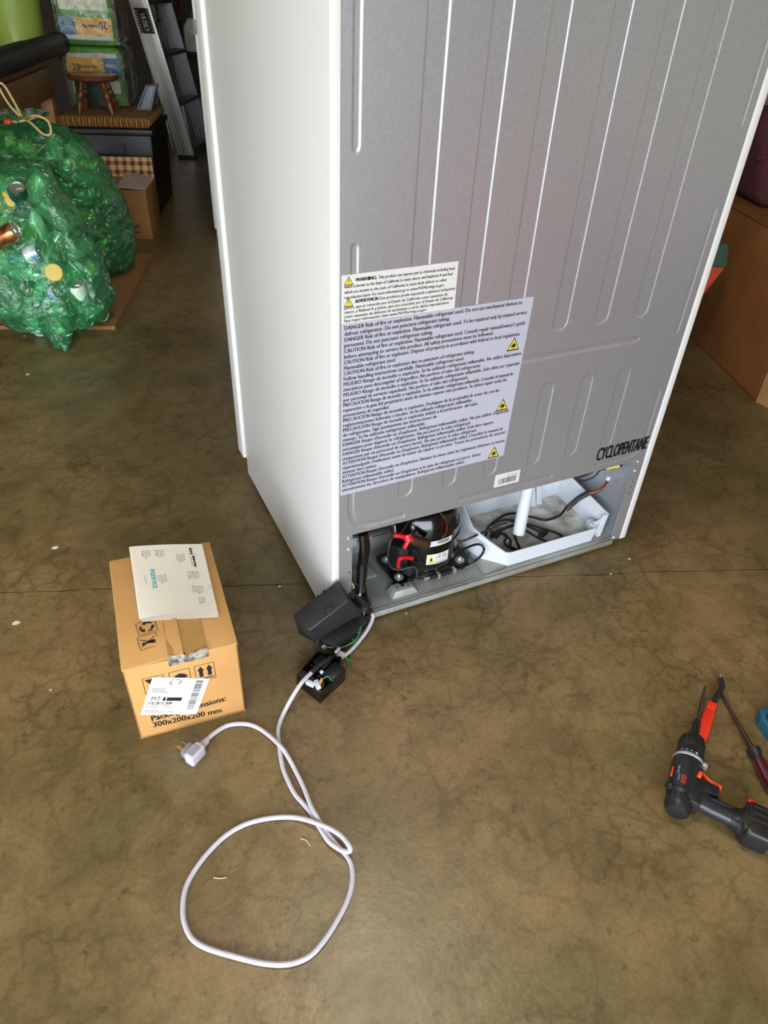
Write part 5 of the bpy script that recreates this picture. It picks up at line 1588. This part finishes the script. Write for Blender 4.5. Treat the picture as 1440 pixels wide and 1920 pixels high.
ty = rthing('plastic_tray', 'blue-grey plastic tray leaning on end by the paper towels', 'tray', -.905, 3.53, .499)
b = MB()
q0 = [(-.060, -.03, 0), (.010, -.03, 0), (.055, -.02, .125), (.000, -.02, .130)]
b.hexa([(-.066, -.03, .0), (.002, -.035, .0), (.012, .03, .0), (-.056, .03, .0), (-.004, -.028, .120), (.050, -.030, .125), (.058, .03, .125), (.004, .03, .12)], .012, 3)
b.obj('tray_body', M_BLUEG, ty)
b = MB(); b.tube([(-.068, -.036, .004), (.004, -.040, .004), (.050, -.036, .122), (-.002, -.034, .120), (-.068, -.036, .004)], .0045, 6, 0); b.obj('tray_rim', M_BLUEG, ty)

# ------------------------------------------------------------------ workbench along the left wall
wbn = rthing('workbench', 'wooden workbench with brown front board at the left edge', 'workbench', -1.66, 2.5)
b = MB(); b.span(-.40, .31, -1.6, 1.42, .715, .742, bev=.003); b.obj('bench_top', M_WOODB, wbn)
b = MB(); b.span(.300, .325, -1.6, .77, .585, .715, bev=.003); b.obj('front_board', M_WOODB, wbn)
for x, y in ((.285, .76), (.285, -1.5), (-.34, .9), (-.34, -1.5)):
    b = MB(); b.span(x - .03, x + .03, y - .03, y + .03, 0, .715, bev=.004); b.obj('leg', M_WOODL, wbn)
fp = rthing('foam_pipe_sleeve', 'black foam pipe sleeve lying along the workbench edge', 'pipe', -1.34, 2.5, .742)
b = MB()
def seg(y0, y1, r):
    M4 = Matrix.Translation((0, 0, .053)) @ Matrix.Rotation(R(-90), 4, 'X')
    b.lathe([(.018, y0), (r - .004, y0), (r, y0 + .006), (r, y1 - .004), (r - .002, y1), (.018, y1)], 28, M4, caps=False)
seg(-1.3, .47, .053); seg(.47, 1.04, .050)
b.obj('foam_tube', M_FOAM, fp)
b = MB(); b.cyl((0, 1.035, .053), (0, 1.052, .053), .054, 24, bev=.004); b.obj('end_cap', M_RUBBER, fp)
bu = rthing('green_bucket', 'olive green plastic bucket standing on the workbench', 'bucket', -1.535, 3.56, .752)
b = MB(); b.lathe([(.0, .0), (.112, .0), (.116, .004), (.116, .018), (.120, .022), (.138, .34), (.146, .345), (.146, .352), (.134, .352), (.114, .03), (0, .03)], 48, caps=False); b.obj('shell', M_GREENB, bu)
b = MB(); b.box((.122, -.010, .17), (.006, .010, .30), Matrix.Rotation(R(3.6), 3, 'Y'), .002); b.obj('moulded_rib', M_GREENB, bu)
tr_ = rthing('acrylic_tray', 'shallow clear tray under the green bucket on the workbench', 'tray', -1.545, 3.43, .742)
b = MB(); b.span(-.20, .135, -.60, .25, 0, .006, bev=.002); b.obj('tray_floor', mat('clear_grey', '#8d8c86', .12, vary=.05, coat=.5), tr_)
b = MB(); b.span(.125, .135, -.60, .25, .005, .020, bev=.003); b.span(-.20, -.19, -.60, .25, .005, .020, bev=.003); b.obj('tray_rim', mat('clear_rim', '#c8c8c4', .1, vary=.05, coat=.6), tr_)

# ------------------------------------------------------------------ aluminium stepladder
ld = rthing('step_ladder', 'aluminium stepladder with black label standing behind the black bin', 'ladder', -.93, 4.76)
SL = -.205
def rp(z, da=0.0, db=0.0):
    return Vector((z * SL + da, db, z))
b = MB(); b.bar(rp(.0), rp(1.5), .012, .076, (0, 1, 0)); b.obj('front_rail', M_ALU, ld)
RW_ = MB()
def rail(name, a0, b0, m, w=.125, z0=0.0, z1=1.5, sl=SL, sb=0.0):
    b = MB()
    p, q = Vector((a0 + sl * z0, b0 + sb * z0, z0)), Vector((a0 + sl * z1, b0 + sb * z1, z1))
    b.hexa([p + Vector((-w / 2, 0, 0)), p + Vector((w / 2, 0, 0)), p + Vector((w / 2, .008, 0)), p + Vector((-w / 2, .008, 0)), q + Vector((-w / 2, 0, 0)), q + Vector((w / 2, 0, 0)), q + Vector((w / 2, .008, 0)), q + Vector((-w / 2, .008, 0))], .001)
    for s in (-1, 1):
        x = s * (w / 2 - .004)
        b.hexa([p + Vector((x - .003, .006, 0)), p + Vector((x + .003, .006, 0)), p + Vector((x + .003, .030, 0)), p + Vector((x - .003, .030, 0)), q + Vector((x - .003, .006, 0)), q + Vector((x + .003, .006, 0)), q + Vector((x + .003, .030, 0)), q + Vector((x - .003, .030, 0))])
    for k in range(5):
        x = (k - 2) * .021
        b.hexa([p + Vector((x - .002, -.0012, 0)), p + Vector((x + .002, -.0012, 0)), p + Vector((x + .002, .001, 0)), p + Vector((x - .002, .001, 0)), q + Vector((x - .002, -.0012, 0)), q + Vector((x + .002, -.0012, 0)), q + Vector((x + .002, .001, 0)), q + Vector((x - .002, .001, 0))])
    return b.obj(name, m, ld)
bpy.data.objects.remove(ld.children[0])
fr0 = rail('front_rail', 0, 0, M_ALU)
rail('front_rail', .085, .46, M_ALUD, .11)
rail('rear_leg', -.10, .30, M_ALU, .045, 0, 1.5, -.13)
rail('rear_leg', -.02, .62, M_ALUD, .045, 0, 1.5, -.13)
for k in range(5):
    z = .06 + .295 * k
    c0, c1 = rp(z, .02, .03), rp(z, .105, .46)
    b = MB()
    s = Vector((.040, 0, -.002))
    b.hexa([c0 - s - Vector((0, 0, .022)), c0 + s - Vector((0, 0, .022)), c1 + s - Vector((0, 0, .022)), c1 - s - Vector((0, 0, .022)), c0 - s, c0 + s, c1 + s, c1 - s], .002)
    b.obj('tread', M_ALUD, ld)
for a0, b0 in ((0, 0), (.085, .46)):
    b = MB(); b.box((a0 + .002, b0 + .008, .012), (.13, .036, .024), None, .003); b.obj('rubber_foot', M_RUBBER, ld)
b = MB()
p, q = Vector((SL * .765, -.0018, .765)), Vector((SL * .905, -.0018, .905))
w = .046
b.hexa([p + Vector((-w, 0, 0)), p + Vector((w, 0, 0)), p + Vector((w, .001, 0)), p + Vector((-w, .001, 0)), q + Vector((-w, 0, 0)), q + Vector((w, 0, 0)), q + Vector((w, .001, 0)), q + Vector((-w, .001, 0))])
lb = b.obj('label_plate', M_INK, fr0, smooth=0)
d_ = (p - q).normalized(); u_ = Vector((-d_.z, 0, d_.x))
t = MB(); write(t, "HUSKY", q + d_ * .034 - u_ * .016 + Vector((0, -.0012, 0)), d_, u_, .032, .098, bold=.0016)
for k in range(9):
    for s in (-1, 1):
        c = q + d_ * (.010 + .0155 * k) + u_ * s * .036 + Vector((0, -.0010, 0))
        t.add([c - d_ * .003 - u_ * .006, c + d_ * .003 - u_ * .006, c + d_ * .003 + u_ * .006, c - d_ * .003 + u_ * .006], [(0, 1, 2, 3)])
t.obj('lettering', M_PKW, lb, smooth=0)

# ------------------------------------------------------------------ dark shelving, jug, bag, white stool at the back
sv = rthing('shelving_unit', 'dark steel shelving unit in the shadows behind the stepladder', 'shelves', -.70, 5.85)
for x, y in ((-.55, -.20), (.55, -.20), (-.55, .20), (.55, .20)):
    b = MB(); b.span(x - .018, x + .018, y - .018, y + .018, 0, 1.9); b.obj('post', M_DARKBIN, sv)
for z in (.585, 1.15, 1.75):
    b = MB(); b.span(-.57, .57, -.22, .22, z - .018, z, bev=.002); b.obj('shelf', M_DARKBIN, sv)
jg = rthing('detergent_jug', 'white plastic jug with handle on the dark shelf by the ladder', 'jug', -.90, 5.74, .585)
b = MB(); b.hexa([(-.085, -.06, 0), (.085, -.06, 0), (.085, .06, 0), (-.085, .06, 0), (-.085, -.06, .17), (.085, -.06, .17), (.085, .06, .17), (-.085, .06, .17)], .02, 3)
b.hexa([(-.085, -.06, .16), (.085, -.06, .16), (.085, .06, .16), (-.085, .06, .16), (-.045, -.04, .225), (.035, -.04, .225), (.035, .04, .225), (-.045, .04, .225)], .012, 3); b.obj('jug_body', M_WHITEJ, jg)
b = MB(); b.tube([(.03, -.052, .215), (.075, -.070, .20), (.085, -.075, .14), (.06, -.066, .10)], .011, 8); b.obj('handle', M_WHITEJ, jg)
b = MB(); b.cyl((-.006, 0, .222), (-.006, 0, .262), .028, 20, bev=.003); b.obj('cap', M_INKG, jg)
b = MB(); b.span(-.05, .05, -.0625, -.0605, .268, .35) if False else b.span(-.055, .030, -.062, -.0605, .04, .12); b.obj('label', mat('pale_label', '#b9bcb8', .5, vary=.1), jg)
bc2 = rthing('black_crate', 'black crate on the dark shelf under the maroon bag', 'crate', -1.10, 5.74, .585)
b = MB(); b.span(-.085, .085, -.09, .09, 0, .20, bev=.008); b.obj('crate_body', M_DARKBIN, bc2)
b = MB(); b.lathe([(.030, 0), (.030, .002), (.024, .002), (.024, 0)], 24, Matrix.Translation((.03, -.0905, .13)) @ Matrix.Rotation(R(90), 4, 'X'), caps=False); b.obj('round_emblem', M_GREYPL, bc2)
mb_ = rthing('maroon_bag', 'crumpled maroon plastic bag on the black crate beside the ladder', 'bag', -1.085, 5.70, .786)
def blob(mb, sx, sy, sz, seed, amp=.25, n=28):
    vs = []; fs = []
    for j in range(n):
        ph = math.pi * j / (n - 1)
        for i in range(n):
            th_ = 2 * math.pi * i / n
            v = Vector((math.sin(ph) * math.cos(th_), math.sin(ph) * math.sin(th_), math.cos(ph)))
            k = 1 + amp * noise.noise(v * 2.2 + Vector((seed, 0, 0))) + amp * .5 * noise.noise(v * 5 + Vector((seed, 3, 0)))
            vs.append((v.x * sx * k, v.y * sy * k, max(0, sz + v.z * sz * k)))
    for j in range(n - 1):
        for i in range(n):
            i2 = (i + 1) % n
            fs.append((j * n + i, (j + 1) * n + i, (j + 1) * n + i2, j * n + i2))
    mb.add(vs, fs)
b = MB(); blob(b, .085, .08, .11, 3); b.obj('film', mat('maroon_plastic', '#6d2336', .25, vary=.2, scale=12, bump=.6, bscale=25, coat=.3, bdist=.01), mb_)
ws = rthing('step_stool', 'low white plastic step stool on the floor behind the ladder', 'stool', -.90, 5.50)
b = MB(); b.span(-.13, .15, -.12, .12, .262, .290, bev=.008); b.obj('top', M_WHITEJ, ws)
for x, y in ((-.105, -.10), (.125, -.10), (-.105, .10), (.125, .10)):
    b = MB(); b.hexa([(x - .022, y - .018, 0), (x + .022, y - .018, 0), (x + .022, y + .018, 0), (x - .022, y + .018, 0), (x - .018, y - .016, .264), (x + .018, y - .016, .264), (x + .018, y + .016, .264), (x - .018, y + .016, .264)], .004); b.obj('leg', M_WHITEJ, ws)
b = MB(); b.span(-.09, .11, -.108, -.098, .20, .255, bev=.003); b.obj('apron', M_WHITEJ, ws)

# tall white cabinet half hidden behind the refrigerator
tw = rthing('white_cabinet', 'tall white cabinet edge showing left of the refrigerator door', 'cabinet', -.538, 2.87)
b = MB(); b.span(0, .58, 0, .50, .045, 1.85, bev=.006); b.obj('carcass', M_WHITE, tw)
b = MB(); b.span(.016, .565, -.018, .0, .055, 1.84, bev=.004); b.obj('door', M_WHITE, tw)
for x, y in ((.03, .03), (.55, .03), (.03, .47), (.55, .47)):
    b = MB(); b.cyl((x, y, 0), (x, y, .046), .028, 16); b.obj('foot', M_GREYPL, tw)
b = MB(); b.span(-.004, .035, -.010, .03, .908, .962, bev=.002); b.obj('grey_clip', M_GREYPL, tw)

# ------------------------------------------------------------------ large carton on the right
rc = rthing('large_carton', 'large open brown carton lying on its side right of the refrigerator', 'box', 1.555, 1.04)
Lw, Lb, Lh = .62, .85, .525
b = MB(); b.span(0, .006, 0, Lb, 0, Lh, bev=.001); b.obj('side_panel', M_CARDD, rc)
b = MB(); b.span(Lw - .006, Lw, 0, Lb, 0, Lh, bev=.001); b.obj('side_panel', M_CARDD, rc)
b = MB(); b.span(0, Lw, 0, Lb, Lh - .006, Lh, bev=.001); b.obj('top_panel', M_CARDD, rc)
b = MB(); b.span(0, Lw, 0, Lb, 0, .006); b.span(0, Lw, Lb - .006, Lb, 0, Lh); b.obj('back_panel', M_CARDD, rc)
b = MB(); b.hexa([(.002, -.002, .0), (.008, .002, .0), (.075, -.14, .0), (.069, -.144, .0), (.002, -.002, Lh), (.008, .002, Lh), (.075, -.14, Lh), (.069, -.144, Lh)]); b.obj('end_flap', M_CARDT, rc)
b = MB()
for k in range(70):
    b.box((.003, -.0012, .004 + k * .0075), (.0064, .0024, .0034))
b.obj('corrugated_edge', M_CARDIN, rc)
cu = rthing('maroon_cushion', 'maroon woven cushion resting on top of the large brown carton', 'cushion', 1.80, 1.75, .526)
b = MB()
b.hexa([(-.16, -.20, 0), (.30, -.26, 0), (.30, .10, 0), (-.16, .10, 0), (-.20, -.10, .30), (.28, -.20, .36), (.28, .10, .36), (-.20, .10, .30)], .05, 4); b.obj('cover', M_MAROON, cu)
b = MB(); b.tube([(-.19, -.12, .16), (.0, -.20, .19), (.29, -.245, .22)], .006, 6); b.obj('piping', M_MAROON, cu)
tb_ = rthing('shopping_bag', 'green and orange cloth bag between the refrigerator and large carton', 'bag', 1.40, 1.42)
b = MB(); b.hexa([(-.13, -.06, .37), (.078, -.06, .37), (.078, .06, .37), (-.13, .06, .37), (-.12, -.045, .45), (.066, -.045, .45), (.066, .045, .45), (-.12, .045, .45)], .012, 3); b.obj('green_top', mat('dark_green_cloth', '#33513f', .85, vary=.15, scale=30), tb_)
b = MB(); b.hexa([(-.17, -.05, 0), (-.10, -.05, 0), (-.10, .05, 0), (-.17, .05, 0), (-.13, -.06, .375), (.072, -.06, .375), (.072, .06, .375), (-.13, .06, .375)], .012, 3); b.obj('orange_base', mat('orange_cloth', '#b5482a', .85, vary=.15, scale=30), tb_)

# ceiling fitting above the work
cl = thing('ceiling_lamp', 'round warm ceiling lamp above the refrigerator', 'lamp', (LAMP_AT.x, LAMP_AT.y, H))
b = MB(); b.lathe([(.17, 0), (.17, -.05), (.155, -.06), (.155, -.004)], 32, caps=False); b.obj('rim', M_WHITEP, cl)
b = MB(); b.lathe([(0, -.045), (.155, -.045)], 32, caps=False); b.obj('diffuser', M_WHITEP, cl)

rt = thing('added_red_chest', 'red tool chest added unseen right of the camera to redden the back sheet', 'tool chest', (1.42, -1.45, 0), R(-30))  # unseen chest, added for the pink blush it reflects into the back sheet
b = MB(); b.span(-.30, .30, -.22, .22, .06, .72, bev=.008); b.obj('carcass', M_REDW, rt)
for k in range(4):
    b = MB(); b.span(-.28, .28, .215, .232, .09 + .155 * k, .23 + .155 * k, bev=.004); dw = b.obj('drawer', M_REDW, rt)
    b = MB(); b.span(-.20, .20, .232, .246, .205 + .155 * k, .217 + .155 * k, bev=.003); b.obj('handle', M_ALU, dw)
for x, y in ((-.25, -.17), (.25, -.17), (-.25, .17), (.25, .17)):
    b = MB(); b.cyl((x - .012, y, .03), (x + .012, y, .03), .03, 16); b.obj('caster', M_RUBBER, rt)
